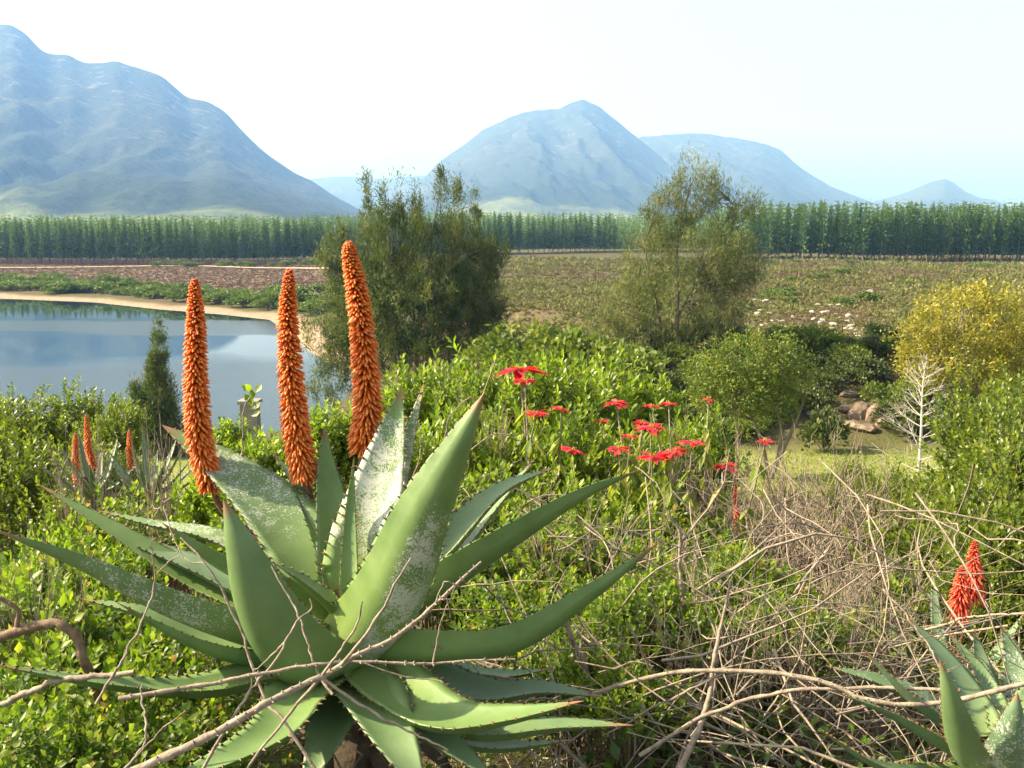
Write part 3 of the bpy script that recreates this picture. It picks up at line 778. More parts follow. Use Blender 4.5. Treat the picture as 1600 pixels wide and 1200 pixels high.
# yellow tree
d = 47; b = at(1535, 700, d); b[2] = H(b[0], b[1])
sp = [(1510, 500, 85, 52), (1450, 530, 55, 45), (1575, 510, 55, 45), (1440, 570, 40, 40), (1500, 560, 90, 45), (1600, 550, 55, 45), (1560, 580, 60, 35), (1660, 540, 60, 60), (1545, 460, 45, 22)]
lob = [lpx(b, u, v, d, ru, rv) for u, v, ru, rv in sp]
tr = [[(0, 0, -.3), (-.1, 0, 2), (-.7, 0, 4), (-1.6, .1, 6)], [(0, 0, 1), (.5, .2, 3.6), (.9, 0, 6.4)], [(0, 0, 1.4), (1.2, 0, 3.6), (2.4, .2, 5.4)], [(-.1, 0, 2), (-1.3, -.2, 3.2), (-2.6, -.2, 4.2)]]
tree("yellow_tree", "wide round-crowned tree with yellow-green leaves behind the bleached dead tree", b, lob, tr, M['yellow'], M['bark'], 820, 26, .17, .08, .2, 'up', 120, 505, shell=.6, trunk_r=.26, huevar=.16)
# bleached bare conifer
b = at(1436, 712, 38); b[2] = H(b[0], b[1]); top = at(1440, 553, b[1]); hh = top[2] - b[2]
e = empty("dead_tree", b, "bleached leafless dead tree in front of the yellow tree", "tree")
r = np.random.default_rng(7); tk = MB(); bc = crom(np.array([(0, 0, -.3), (.03, 0, hh * .4), (-.02, .03, hh * .75), (.05, 0, hh)]), 16)
V, f = tubes(bc, np.linspace(.085, .012, 16), 7); tk.add(V, f); tk.build("trunk", M['deadwood'], e)
br = MB()
for k in range(74):
    t = .12 + .85 * k / 74; a = r.random() * 6.283; s0 = bc[int(t * 15)] ; ln = (1 - t) * 2.3 * (.6 + .5 * r.random()) + .2
    tg = s0 + np.array([math.cos(a) * ln, math.sin(a) * ln, ln * (.35 + .5 * t)]); md = (s0 + tg) / 2 + [0, 0, -.12 * ln]
    c = bez(s0[None], md[None], tg[None], 6); V, f = tubes(c, np.linspace(.020, .005, 6)[None], 4); br.add(V, f)
    m_ = 6; i0 = r.integers(2, 5, m_); p0 = c[0][i0]; p2 = p0 + (nrm(tg - s0) + r.normal(size=(m_, 3)) * .6) * .32 * ln ** .5; V, f = tubes(bez(p0, (p0 + p2) / 2 + r.normal(size=(m_, 3)) * .03, p2, 4), np.linspace(.009, .003, 4)[None].repeat(m_, 0), 3); br.add(V, f)
br.build("branches", M['deadwood'], e)

# ------------------------------------------------------------------ near shrubs
def shrub_parts(seed, nshoot, nleaf, L, W, mat, shoot=.22, rx=.6, rz=.8, lean=.6, mid=.6, foot=2.6, low=-.35):
    """shrub with its top at z=0 and crown 1.2 m wide; stems run down to -foot"""
    r = np.random.default_rng(seed)
    d = nrm(r.normal(size=(nshoot, 3))); d[:, 2] = np.where(d[:, 2] < low, -d[:, 2], d[:, 2])
    lump = 1 + .20 * np.sin(d[:, 0] * 5 + seed) * np.cos(d[:, 1] * 4 + seed * 2) + .12 * np.sin(d[:, 0] * 11 + d[:, 2] * 9 + seed)
    rad = (.40 + .60 * r.random(nshoot) ** .55) * lump
    tip = np.c_[d[:, 0] * rad * rx, d[:, 1] * rad * rx, -rz + d[:, 2] * rad * rz]
    sd_ = nrm(d * lean + [0, 0, .8] + r.normal(size=(nshoot, 3)) * .3)
    sl = shoot * (.6 + .8 * r.random(nshoot))
    b0 = tip - sd_ * sl[:, None]
    st = MB(); V, f = tubes(bez(b0, (b0 + tip) / 2, tip, 3), np.array([.0032, .0026, .0012])[None].repeat(nshoot, 0), 3); st.add(V, f)
    ns = min(40, nshoot); pick = r.choice(nshoot, ns, replace=False)
    p0 = np.c_[r.normal(size=(ns, 2)) * .10, np.full(ns, -foot)]; p2 = b0[pick]; p1 = p0 * .4 + p2 * .6; p1[:, 2] = p2[:, 2] * .6 - foot * .4; p1 += r.normal(size=(ns, 3)) * .06
    V, f = tubes(bez(p0, p1, p2, 8), np.linspace(.012, .004, 8)[None].repeat(ns, 0), 4); st.add(V, f)
    t = np.linspace(.1, 1, nleaf)[None].repeat(nshoot, 0) + r.normal(size=(nshoot, nleaf)) * .03
    P = b0[:, None] + sd_[:, None] * (sl[:, None] * t)[..., None]
    ang = np.arange(nleaf)[None] * 2.4 + r.random((nshoot, 1)) * 6.28
    a1 = nrm(np.cross(sd_, r.normal(size=(nshoot, 3)))); a2 = np.cross(sd_, a1)
    side = np.cos(ang)[..., None] * a1[:, None] + np.sin(ang)[..., None] * a2[:, None]
    D = side * (1.15 - .7 * t)[..., None] + sd_[:, None] * (.5 + .6 * t)[..., None] + r.normal(size=P.shape) * .18
    U = sd_[:, None] - side * .3 + r.normal(size=P.shape) * .2
    hue = np.clip(.45 + r.normal(size=(nshoot, 1)) * .15 + (t - .5) * .35 + r.normal(size=t.shape) * .12, 0, 1)
    n = nshoot * nleaf
    fo = MB(); addleaves(fo, P.reshape(n, 3), D.reshape(n, 3), U.reshape(n, 3), L * (.6 + .6 * r.random(n)), W * (.7 + .5 * r.random(n)), hue.ravel(), mid=mid, fold=.18, curl=.08)
    return fo.mesh("foliage", mat), st.mesh("stem", M['stem'])

SH = {'glossy': [shrub_parts(600 + i, 420, 14, .080, .030, M['shrub'], .24) for i in range(4)],
      'small': [shrub_parts(620 + i, 620, 13, .052, .028, M['shrub2'], .20, lean=.9) for i in range(3)],
      'broad': [shrub_parts(640 + i, 260, 12, .105, .058, M['shrub'], .26) for i in range(2)],
      'creep': [shrub_parts(650 + i, 330, 11, .060, .036, M['cover'], .20, .65, .42, 1.2, .5, 1.2, -.1) for i in range(3)],
      'vine': [shrub_parts(670 + i, 150, 9, .082, .050, M['cover'], .26, .65, .42, 1.5, .45, 1.0, -.1) for i in range(3)]}
def shrub(name, kind, u, vtop, d, wpx, label, group=None, k=0):
    top = at(u, vtop, d); g = float(H(top[0], top[1])); h = top[2] - g
    e = empty(name, (top[0], top[1], g), label, "shrub", group)
    w = wpx * d / F / 1.2
    e.scale = (w, w * random.uniform(.9, 1.1), w * random.uniform(.9, 1.1)); e.rotation_euler = (0, 0, random.uniform(0, 6.28))
    fo, st = SH[kind][k % len(SH[kind])]
    for nm, me in (("foliage", fo), ("stem", st)):
        o = bpy.data.objects.new(nm, me); COL.objects.link(o); o.parent = e; o.location = (0, 0, h / e.scale[2])
        if nm == "foliage": o["kind"] = "stuff"
    return e
G1 = "glossy shrubs massed behind the large aloe"
GL = ["glossy green shrub just behind the tips of the aloe's whitish upright leaves",
      "tall glossy green shrub below the trunk of the many-spired evergreen",
      "glossy green shrub directly behind the highest poinsettia heads",
      "tallest glossy green shrub, below the olive bushes between the evergreens",
      "glossy green shrub below the feathery tree, behind the poinsettia cluster",
      "small glossy green shrub between the poinsettias and the rounded tree",
      "glossy green shrub behind the red tip of the aloe's largest leaf",
      "glossy green shrub under the highest pair of poinsettia heads",
      "glossy green shrub under the low middle poinsettia heads",
      "glossy green shrub wrapped round the stems of the widest poinsettia",
      "glossy green shrub beside the tallest orange flower spike",
      "glossy green shrub above the tips of the aloe's short paired leaves",
      "glossy green shrub above the tip of the aloe's long upper leaf",
      "glossy green shrub at the feet of the poinsettia cluster",
      "narrow glossy green shrub beside the sparse poinsettia",
      "low glossy green shrub crossed by the pale forking branch"]
for k, (u, v, d, w) in enumerate([(655, 572, 6.6, 210), (725, 556, 7.2, 230), (800, 572, 7.4, 210), (870, 552, 7.0, 240), (945, 556, 7.6, 190), (1010, 585, 7.8, 150), (700, 640, 5.4, 260), (810, 640, 5.8, 260), (900, 650, 5.6, 240), (1000, 660, 6.2, 230), (600, 655, 5.0, 220), (770, 730, 4.7, 260), (900, 750, 4.6, 260), (1010, 745, 5.0, 240), (1090, 650, 6.6, 150), (680, 740, 4.4, 240)]):
    shrub("glossy_shrub", 'glossy', u, v, d, w, GL[k], G1, k)
BL = ["small broad-leaved shrub just below the concrete post", "broad-leaved shrub carrying the bare dark shoot between two orange spikes",
      "broad-leaved shrub behind the foot of the middle orange spike", "broad-leaved shrub between the middle and the tallest orange spike",
      "low broad-leaved shrub behind the foot of the shortest orange spike", "low broad-leaved shrub behind the aloe's speckled back leaf"]
for k, (u, v, d, w) in enumerate([(358, 652, 4.6, 90), (400, 676, 4.3, 150), (450, 690, 4.4, 130), (520, 632, 4.8, 130), (330, 730, 3.9, 150), (420, 745, 3.7, 190)]):
    shrub("broad_leaved_shrub", 'broad', u, v, d, w, BL[k], "shrubs behind the orange spikes", k)
KL = ["tall small-leaved shrub in the clump overlooking the open lake", "small-leaved shrub topping the clump behind the pair of slender orange spikes", "small-leaved shrub touching the waterside evergreen",
      "wide shady small-leaved shrub in front of the lake clump", "small-leaved shrub behind the single slender orange spike", "small-leaved shrub at the outer end of the lake clump"]
for k, (u, v, d, w) in enumerate([(20, 610, 8.2, 170), (125, 604, 8.4, 180), (185, 625, 8.0, 110), (60, 668, 7.0, 240), (150, 690, 6.6, 200), (-60, 640, 7.2, 200)]):
    shrub("lakeside_shrub", 'small', u, v, d, w, KL[k], "shrubs overlooking the lake", k)
SL = ["tallest dense small-leaved shrub, in front of the yellow tree", "dense small-leaved shrub shouldering the tallest one before the yellow tree", "rounded small-leaved shrub right below the bleached dead tree",
      "dense small-leaved shrub above the red aloe flowers", "small-leaved shrub at the edge of the lawn below the boulders", "small-leaved shrub between the bare grey shrubs and the red aloe flowers",
      "big dense small-leaved shrub on the far side of the red aloe flowers", "smallest small-leaved shrub, on the lawn edge among bare twigs", "low small-leaved shrub around the stalks of the red aloe flowers"]
for k, (u, v, d, w) in enumerate([(1570, 582, 5.6, 230), (1625, 610, 5.0, 260), (1505, 722, 5.4, 250), (1550, 735, 4.6, 290), (1385, 735, 6.2, 170), (1450, 775, 5.0, 240), (1640, 720, 4.2, 320), (1340, 720, 6.6, 130), (1560, 860, 4.0, 260)]):
    shrub("small_leaved_shrub", 'small', u, v, d, w, SL[k], "shrubs beside the red aloe flowers", k)
for k, (u, v, d, w) in enumerate([(110, 850, 3.4, 300), (40, 905, 2.9, 330), (190, 930, 2.9, 300), (270, 1010, 2.6, 280), (90, 1010, 2.4, 330), (180, 1090, 2.1, 300), (40, 1110, 2.0, 280), (310, 1120, 2.15, 220), (150, 790, 4.2, 260), (250, 770, 4.6, 240)]):
    shrub("creeping_shrub", 'vine' if d < 3.2 else 'creep', u, v, d, w, "low leafy creeper sprawling around the foot of the large aloe", "creepers around the large aloe", k)
for k, (u, v, d, w) in enumerate([(820, 800, 4.1, 300), (930, 830, 4.0, 300), (1030, 800, 4.6, 280), (840, 900, 3.5, 280), (960, 920, 3.5, 300), (1090, 880, 4.2, 300), (1200, 900, 4.4, 280), (1290, 960, 3.6, 260), (1120, 1010, 3.1, 280), (1400, 900, 4.3, 260), (900, 1000, 3.0, 240), (1150, 860, 3.7, 240), (1240, 940, 3.2, 220), (1020, 900, 3.2, 240), (980, 1040, 2.7, 200)]):
    shrub("low_thicket_shrub", 'creep', u, v, d, w, "low leafy green shrub tangled with dry twigs beside the large aloe", "low shrubs tangled with dry twigs", k)

# leafy ground cover between the shrubs
mb = MB(); n = 42000
dd = rng.uniform(1.2, 4.5, n) ** 1.75 + .4; dd = dd[dd < 15]; n = len(dd)
uu = rng.uniform(-150, 1750, n); x = (uu - 800) / F * np.maximum(dd, 1.8); y = dd
keep = ~((np.hypot(x + .42, y - 2.6) < .28) | (y < 1.3))
x, y = x[keep], y[keep]; n = len(x)
clump = sstep(-.35, .5, fbm(x / .45, y / .45, 3, 31))
z = H(x, y) + rng.random(n) ** .8 * (.10 + .32 * clump) * sstep(1.0, 2.2, y)
hue = np.clip(.45 + .35 * fbm(x / .5, y / .5, 2, 33) + rng.normal(size=n) * .18, 0, 1)
D = rdir(n); D[:, 2] = D[:, 2] * .5 + .25; U = rdir(n) * .6 + [0, 0, 1]
addleaves(mb, np.c_[x, y, z], D, U, .03 + .03 * rng.random(n), .018 + .014 * rng.random(n), hue, mid=.5, fold=.15, curl=.12)
tag(mb.build("ground_cover", M['cover']), "mat of small green leaves covering the ground under the shrubs and aloes", "ground cover", kind="stuff")
# grass of the lawn
mb = MB(); n = 16000
uu = rng.uniform(1040, 1560, n); dd = rng.uniform(24, 53, n); x = (uu - 800) / F * dd
hue = np.clip(.5 + rng.normal(size=n) * .2, 0, 1); D = rdir(n) * .5 + [0, 0, 1]
addleaves(mb, np.c_[x, dd, H(x, dd) - .01], D, rdir(n), .07 + .07 * rng.random(n), .05, hue, shape='tri')
tag(mb.build("lawn_grass", M['acacia']), "short grass of the lawn behind the forked tree", "grass", kind="stuff")

# ------------------------------------------------------------------ bare shrubs and dry tangle
def bare_parts(seed, nst=22, sub=9, sp=.42):
    r = np.random.default_rng(seed); m_ = MB()
    p0 = np.c_[r.normal(size=(nst, 2)) * .06, np.full(nst, -.1)]
    a = r.random(nst) * 6.28; rad = sp * (.3 + .9 * r.random(nst))
    p2 = np.c_[np.cos(a) * rad, np.sin(a) * rad, .65 + .38 * r.random(nst)]
    p1 = p0 * .5 + p2 * .5 + r.normal(size=(nst, 3)) * .09
    c = bez(p0, p1, p2, 9) + np.cumsum(r.normal(size=(nst, 9, 3)) * .009, 1)
    V, f = tubes(c, np.linspace(.0085, .0022, 9)[None].repeat(nst, 0), 5); m_.add(V, f)
    k = nst * sub; w = r.integers(0, nst, k); i = r.integers(2, 8, k); q0 = c[w, i]; ln = .10 + .28 * r.random(k)
    dr = nrm(nrm(c[w, i] - c[w, i - 1]) + r.normal(size=(k, 3)) * .55)
    q2 = q0 + dr * ln[:, None]; c2 = bez(q0, (q0 + q2) / 2 + r.normal(size=(k, 3)) * .03, q2, 6) + np.cumsum(r.normal(size=(k, 6, 3)) * .006, 1) * np.linspace(0, 1, 6)[None, :, None]
    V, f = tubes(c2, np.linspace(.0042, .0014, 6)[None].repeat(k, 0), 4); m_.add(V, f)
    k3 = k * 2; w = r.integers(0, k, k3); i = r.integers(2, 6, k3); q0 = c2[w, i]
    q2 = q0 + nrm(dr[w] + r.normal(size=(k3, 3)) * .7) * (.04 + .10 * r.random(k3))[:, None]
    V, f = tubes(bez(q0, (q0 + q2) / 2 + r.normal(size=(k3, 3)) * .01, q2, 4), np.linspace(.0022, .001, 4)[None].repeat(k3, 0), 3); m_.add(V, f)
    return m_.mesh("branches", M['twig'])
BA = [bare_parts(700 + i) for i in range(4)]
def bare(u, vtop, d, wpx, label, group, k):
    top = at(u, vtop, d); g = float(H(top[0], top[1])); h = top[2] - g
    o = bpy.data.objects.new("bare_shrub", BA[k % 4]); COL.objects.link(o)
    w = wpx * d / F / 1.0
    o.location = (top[0], top[1], g); o.scale = (w, w, h); o.rotation_euler = (0, 0, random.uniform(0, 6.28))
    tag(o, label, "shrub", group)
for k, (u, v, d, w) in enumerate([(1170, 745, 5.6, 190), (1245, 705, 5.8, 220), (1310, 720, 5.5, 240), (1380, 740, 5.2, 220), (1210, 800, 4.8, 260), (1300, 810, 4.6, 280), (1380, 840, 4.3, 260), (1130, 830, 4.5, 230), (1260, 880, 4.0, 280), (1350, 900, 3.8, 260), (1060, 720, 5.8, 170), (1110, 690, 6.2, 150)]):
    bare(u, v, d, w, "leafless grey-brown shrub of thin dry twigs in front of the lawn", "bare shrubs in front of the lawn", k)
for k, (u, v, d, w) in enumerate([(890, 800, 3.9, 230), (1000, 830, 3.7, 250), (1090, 930, 3.3, 250), (1190, 960, 3.2, 250), (960, 960, 3.1, 220), (1280, 960, 3.0, 240), (1130, 960, 2.9, 240), (1370, 930, 3.2, 220), (760, 640, 5.6, 150)]):
    bare(u, v, d, w, "leafless dry twiggy shrub tangled among the low leafy shrubs beside the large aloe", "dry twiggy shrubs beside the large aloe", k)
for k, (u, v, d, w) in enumerate([(130, 700, 4.4, 120), (230, 680, 4.2, 150), (60, 900, 2.8, 200)]):
    bare(u, v, d, w, "thin leafless twiggy shrub near the slender orange spikes", "twiggy shrubs near the slender spikes", k)
# fallen and leaning dry twigs
mb = MB()
def tangle(n, u0, u1, d0, d1, hmax, ln, r0, az_sd=1.2):
    d = rng.uniform(d0, d1, n); u = rng.uniform(u0, u1, n); x = (u - 800) / F * d
    g = H(x, d); c = np.c_[x, d, g + rng.random(n) * hmax + .03]
    a = rng.normal(size=n) * az_sd; dr = nrm(np.c_[np.cos(a), np.sin(a) * .8, rng.normal(size=n) * .45])
    l = ln * (.4 + rng.random(n))
    p0 = c - dr * (l / 2)[:, None]; p2 = c + dr * (l / 2)[:, None]; p1 = c + rng.normal(size=(n, 3)) * (l * .18)[:, None]
    k = 7; cc = bez(p0, p1, p2, k) + np.cumsum(rng.normal(size=(n, k, 3)) * .008, 1)
    rr_ = (r0 * (.5 + rng.random(n)))[:, None] * np.linspace(1, .35, k)[None]
    V, f = tubes(cc, rr_, 4); mb.add(V, f)
tangle(260, 720, 1650, 2.5, 4.6, .85, .7, .0030)
tangle(150, 860, 1480, 2.4, 3.3, .62, .45, .0025)
tangle(50, 900, 1600, 2.3, 3.2, .42, .8, .0040)
tangle(80, 720, 1650, 2.4, 3.8, .5, .9, .0048)
tangle(80, -100, 520, 1.9, 3.4, .5, .5, .0026)
tangle(160, 600, 1300, 3.4, 5.4, .95, .6, .003)
tag(mb.build("dry_twigs", M['twig']), "tangle of fallen grey dry twigs over the ground cover beside the aloes", "twigs", kind="stuff")
# a few dry grass blades
mb = MB(); n = 3500
d = rng.uniform(2.4, 6, n); u = rng.uniform(650, 1500, n); x = (u - 800) / F * d
addleaves(mb, np.c_[x, d, H(x, d) + .05], rdir(n) * .7 + [0, 0, 1], rdir(n), .15 + .25 * rng.random(n), .006, rng.random(n), shape='tri')
tag(mb.build("dry_grass", M['drygrass']), "thin dry grass blades standing among the twigs", "grass", kind="stuff")

# ------------------------------------------------------------------ aloes
def aloe_leaf(root, axis, pts, wpx, roll=0., tint=.4, lichen=None, name="leaf", chan=.20, thick=.15, wscale=1.0, org=None, tn=(.028, .009), spin=0.):
    """pts: (u,v,d) from base to tip"""
    P3 = np.array([at(*p) for p in pts]) if org is None else np.array(pts, float)
    n = 34
    C = crom(P3, n); T = nrm(np.gradient(C, axis=0))
    dm = np.mean([p[2] for p in pts]) if org is None else 1
    W0 = wpx * dm / F if org is None else wpx
    rad = C[-1] - axis; rad[2] = 0; rad = nrm(rad)
    Wd0 = nrm(np.cross([0, 0, 1.], rad))
    Wd = nrm(Wd0 - (T @ Wd0)[:, None] * T); N = np.cross(T, Wd)
    s = np.sign((N * ([0, 0, 1] - rad * .6)).sum(1).mean()); s = 1 if s == 0 else s
    N = N * s
    if roll:
        cdir = nrm(CAM - C); sg = np.sign((Wd * cdir).sum(1).mean()); Mv = Wd * sg; a = math.radians(roll)
        N, Wd = math.cos(a) * N - math.sin(a) * Mv, nrm(math.cos(a) * Wd + math.sin(a) * N * sg)
    if spin:      # turn the outer face towards -X
        Mv = Wd * np.sign(-Wd[:, 0].mean()); a = math.radians(spin); N0 = N
        sg = np.sign(-Wd[:, 0].mean())
        N, Wd = math.cos(a) * N0 - math.sin(a) * Mv, nrm(math.cos(a) * Wd + math.sin(a) * N0 * sg)
    t = np.linspace(0, 1, n)
    w = W0 * np.clip(1 - t ** 1.55, 0, 1) ** .95 * (.88 + .12 * sstep(0, .25, t)); w[-1] = .0015
    hw = w / 2
    m = 9; sx = np.linspace(-1, 1, m)
    ch = (chan * (1 - .55 * t))[:, None]; th = (thick + .10 * t)[:, None]
    top = -ch * (1 - sx[None] ** 2) * w[:, None]
    bot = top * 1.0 - (th * np.sqrt(np.clip(1 - sx[None] ** 2, 0, 1)) + .012) * w[:, None]
    sb = sx[::-1]; wig = 1 + .025 * np.sin(t * 60 + rng.random() * 6)[:, None] * np.abs(sx[None]) ** 4
    Vt_ = C[:, None] + Wd[:, None] * (sx[None] * hw[:, None] * wig)[..., None] + N[:, None] * top[..., None]
    Vb_ = C[:, None] + Wd[:, None] * (sb[None] * hw[:, None] * .97)[..., None] + N[:, None] * bot[:, ::-1][..., None]
    V = np.concatenate([Vt_, Vb_], 1); k = 2 * m
    i = np.arange(n * k).reshape(n, k); j = np.roll(i, -1, 1)
    q_ = np.stack([i[:-1], j[:-1], j[1:], i[1:]], -1).reshape(-1, 4)
    # orient faces outward
    a_, b_, c_ = V.reshape(-1, 3)[q_[4, 0]], V.reshape(-1, 3)[q_[4, 1]], V.reshape(-1, 3)[q_[4, 2]]
    if np.dot(np.cross(b_ - a_, c_ - a_), N[0]) < 0: q_ = q_[:, ::-1]
    L_ = np.zeros((n, k))
    if lichen:
        t0, t1, amt = lichen[:3]
        prof = amt * sstep(t0 - .12, t0 + .08, t) * sstep(t1 + .12, t1 - .08, t)
        L_ = prof[:, None] * np.ones((1, k))
        if len(lichen) > 3:   # a band off the leaf's middle
            sall = np.concatenate([sx, sb]) * lichen[3]
            L_ = L_ * (sstep(-.55, -.25, sall) * sstep(.95, .6, sall))[None]
    mbl = MB().add(V.reshape(-1, 3), [q_], 0, along=np.repeat(t, k), tint=tint, lichen=L_.ravel())
    O = np.array(root.location)
    lo = mbl.build(name, M['aloe'], root, O)
    # teeth along both margins
    s_len = np.concatenate([[0], np.cumsum(np.linalg.norm(np.diff(C, axis=0), axis=1))])
    tm = MB()
    for sg in (-1, 1):
        pos = np.arange(s_len[-1] * .06, s_len[-1] * .965, tn[0] * wscale); pos = pos + rng.normal(size=len(pos)) * tn[0] * .12
        ii = np.clip(np.searchsorted(s_len, pos) - 1, 0, n - 2); fr = (pos - s_len[ii]) / (s_len[ii + 1] - s_len[ii])
        E = Vt_[:, 0 if sg < 0 else -1]; e0 = E[ii] * (1 - fr)[:, None] + E[ii + 1] * fr[:, None]
        Td, Sd, Nd = T[ii], Wd[ii] * sg, N[ii]
        hgt = tn[1] * wscale * (.75 + .5 * rng.random(len(pos))); hb = hgt * .42
        tipv = e0 + Sd * hgt[:, None] + Td * (hgt * .45)[:, None] + Nd * (hgt * .2)[:, None]
        b0 = e0 - Sd * (hgt * .25)[:, None]
        Vv = np.stack([b0 - Td * hb[:, None], b0 + Nd * (hb * .8)[:, None], b0 + Td * hb[:, None], b0 - Nd * (hb * .8)[:, None], tipv], 1)
        j_ = np.arange(len(pos))[:, None] * 5
        f_ = np.concatenate([j_ + np.array(x_) for x_ in ((0, 1, 4), (1, 2, 4), (2, 3, 4), (3, 0, 4))])
        tm.add(Vv.reshape(-1, 3), [f_])
    to = tm.build("thorns", M['thorn'], lo, O, smooth=False); to["kind"] = "stuff"
    return lo

def raceme(root, pts, r_base, r_top, nfl, mats, fl=.030, fw=.0052, stalk_pts=None, taper=.55, droop=.5, name="flower_spike", stalk_r=.010, cone=False):
    """pts: world curve of the flowering part, bottom to top"""
    O = np.array(root.location); C = crom(np.array(pts, float), 60)
    s = np.linspace(0, 1, 60)
    core = MB(); full = C if stalk_pts is None else np.concatenate([crom(np.array(list(stalk_pts) + [C[0]]), 14)[:-1], C])
    ra = np.full(len(full), stalk_r); ra[-60:] = np.linspace(stalk_r, stalk_r * .35, 60)
    V, f = tubes(full, ra, 8); core.add(V, f)
    so = core.build(name, M['scape'], root, O)
    i = np.arange(nfl); t = ((i + .5) / nfl) ** .93; ang = i * 2.39996 + rng.normal(size=nfl) * .06
    t = np.clip(t + rng.normal(size=nfl) * .004, 0, .999)
    ci = np.interp(t, s, np.arange(60)); lo = np.floor(ci).astype(int).clip(0, 58); fr = (ci - lo)[:, None]
    P = C[lo] * (1 - fr) + C[lo + 1] * fr; T = nrm(C[lo + 1] - C[lo])
    a1 = nrm(np.cross(T, [0.3, 1, .1])); a2 = np.cross(T, a1)
    side = np.cos(ang)[:, None] * a1 + np.sin(ang)[:, None] * a2
    prof = np.interp(t, [0, .04, .3, .5, .75, .88, .96, 1], [.90, 1, .90, .80, .60, .44, .30, .12]) if not cone else np.interp(t, [0, .1, .45, .75, 1], [.95, 1, .8, .42, .12])
    ln = fl * prof * (.9 + .2 * rng.random(nfl))
    tilt = np.interp(t, [0, .25, .75, .95, 1], [-droop, -droop * .7, -.1, .35, 1.2]) + rng.normal(size=nfl) * .12
    D = nrm(side * np.cos(tilt)[:, None] + T * np.sin(tilt)[:, None] + rng.normal(size=(nfl, 3)) * .05)
    sag = T * -.18
    ks = np.array([0, .25, .55, .82, 1.0]); kr = np.array([.45, .85, 1.0, .85, .28])
    cc = P[:, None] + side[:, None] * stalk_r * .6 + D[:, None] * (ln[:, None] * ks[None])[..., None] + sag[:, None] * (ln[:, None] * ks[None] ** 2)[..., None]
    rr_ = (fw * (.65 + .35 * prof))[:, None] * kr[None]
    V, f = tubes(cc, rr_, 6)
    capi = (np.arange(nfl)[:, None] * 5 + 4) * 6 + np.arange(6)[None]
    base = rng.normal(size=nfl) * .10
    col = np.clip(np.array([.15, .38, .55, .72, 1.0])[None] + base[:, None] - .22 * sstep(.8, 1.0, t)[:, None], 0, 1)
    fm = MB().add(V, f + [capi], 0, rnd=np.repeat(col.ravel(), 6))
    fo = fm.build("florets", mats, so, O); fo["kind"] = "stuff"
    return so

AX = at(545, 985, 2.62)
gz = float(H(AX[0], AX[1]))
root = empty("large_aloe", (AX[0], AX[1], gz), "large green aloe rosette with thorny leaves and three tall orange flower spikes", "aloe")
O = np.array(root.location)
# stem with a skirt of dried leaves
V, f = tubes(np.array([[AX[0], AX[1], gz - .15], [AX[0], AX[1], gz + .2], [AX[0], AX[1], AX[2] - .1], [AX[0], AX[1], AX[2] + .05]]), np.array([.10, .10, .09, .05]), 12)
MB().add(V, f).build("stem", M['dryaloe'], root, O)
sk = MB()
for k in range(15):
    a = k * 2.4; t = (k % 9) / 9; z = AX[2] - .12 - .4 * t; rd_ = np.array([math.cos(a), math.sin(a), 0])
    p0 = AX * [1, 1, 0] + [0, 0, z] + rd_ * .07; p1 = p0 + rd_ * .22 + [0, 0, .04]; p2 = p0 + rd_ * (.28 + .1 * random.random()) + [0, 0, -.34]; p2[2] = max(p2[2], gz - .02)
    c = bez(p0[None], p1[None], p2[None], 9)[0]; wv = nrm(np.cross(rd_, [0, 0, 1])); ww = np.linspace(.045, .004, 9)
    Vv = np.stack([c - wv * ww[:, None], c + np.array([0, 0, .018]) * np.sin(np.linspace(0, 3, 9))[:, None] - rd_ * .012, c + wv * ww[:, None]], 1)
    ix = np.arange(27).reshape(9, 3); sk.add(Vv.reshape(-1, 3), [np.stack([ix[:-1, :-1], ix[:-1, 1:], ix[1:, 1:], ix[1:, :-1]], -1).reshape(-1, 4)])
so = sk.build("dried_leaves", M['dryaloe'], root, O); so["kind"] = "stuff"

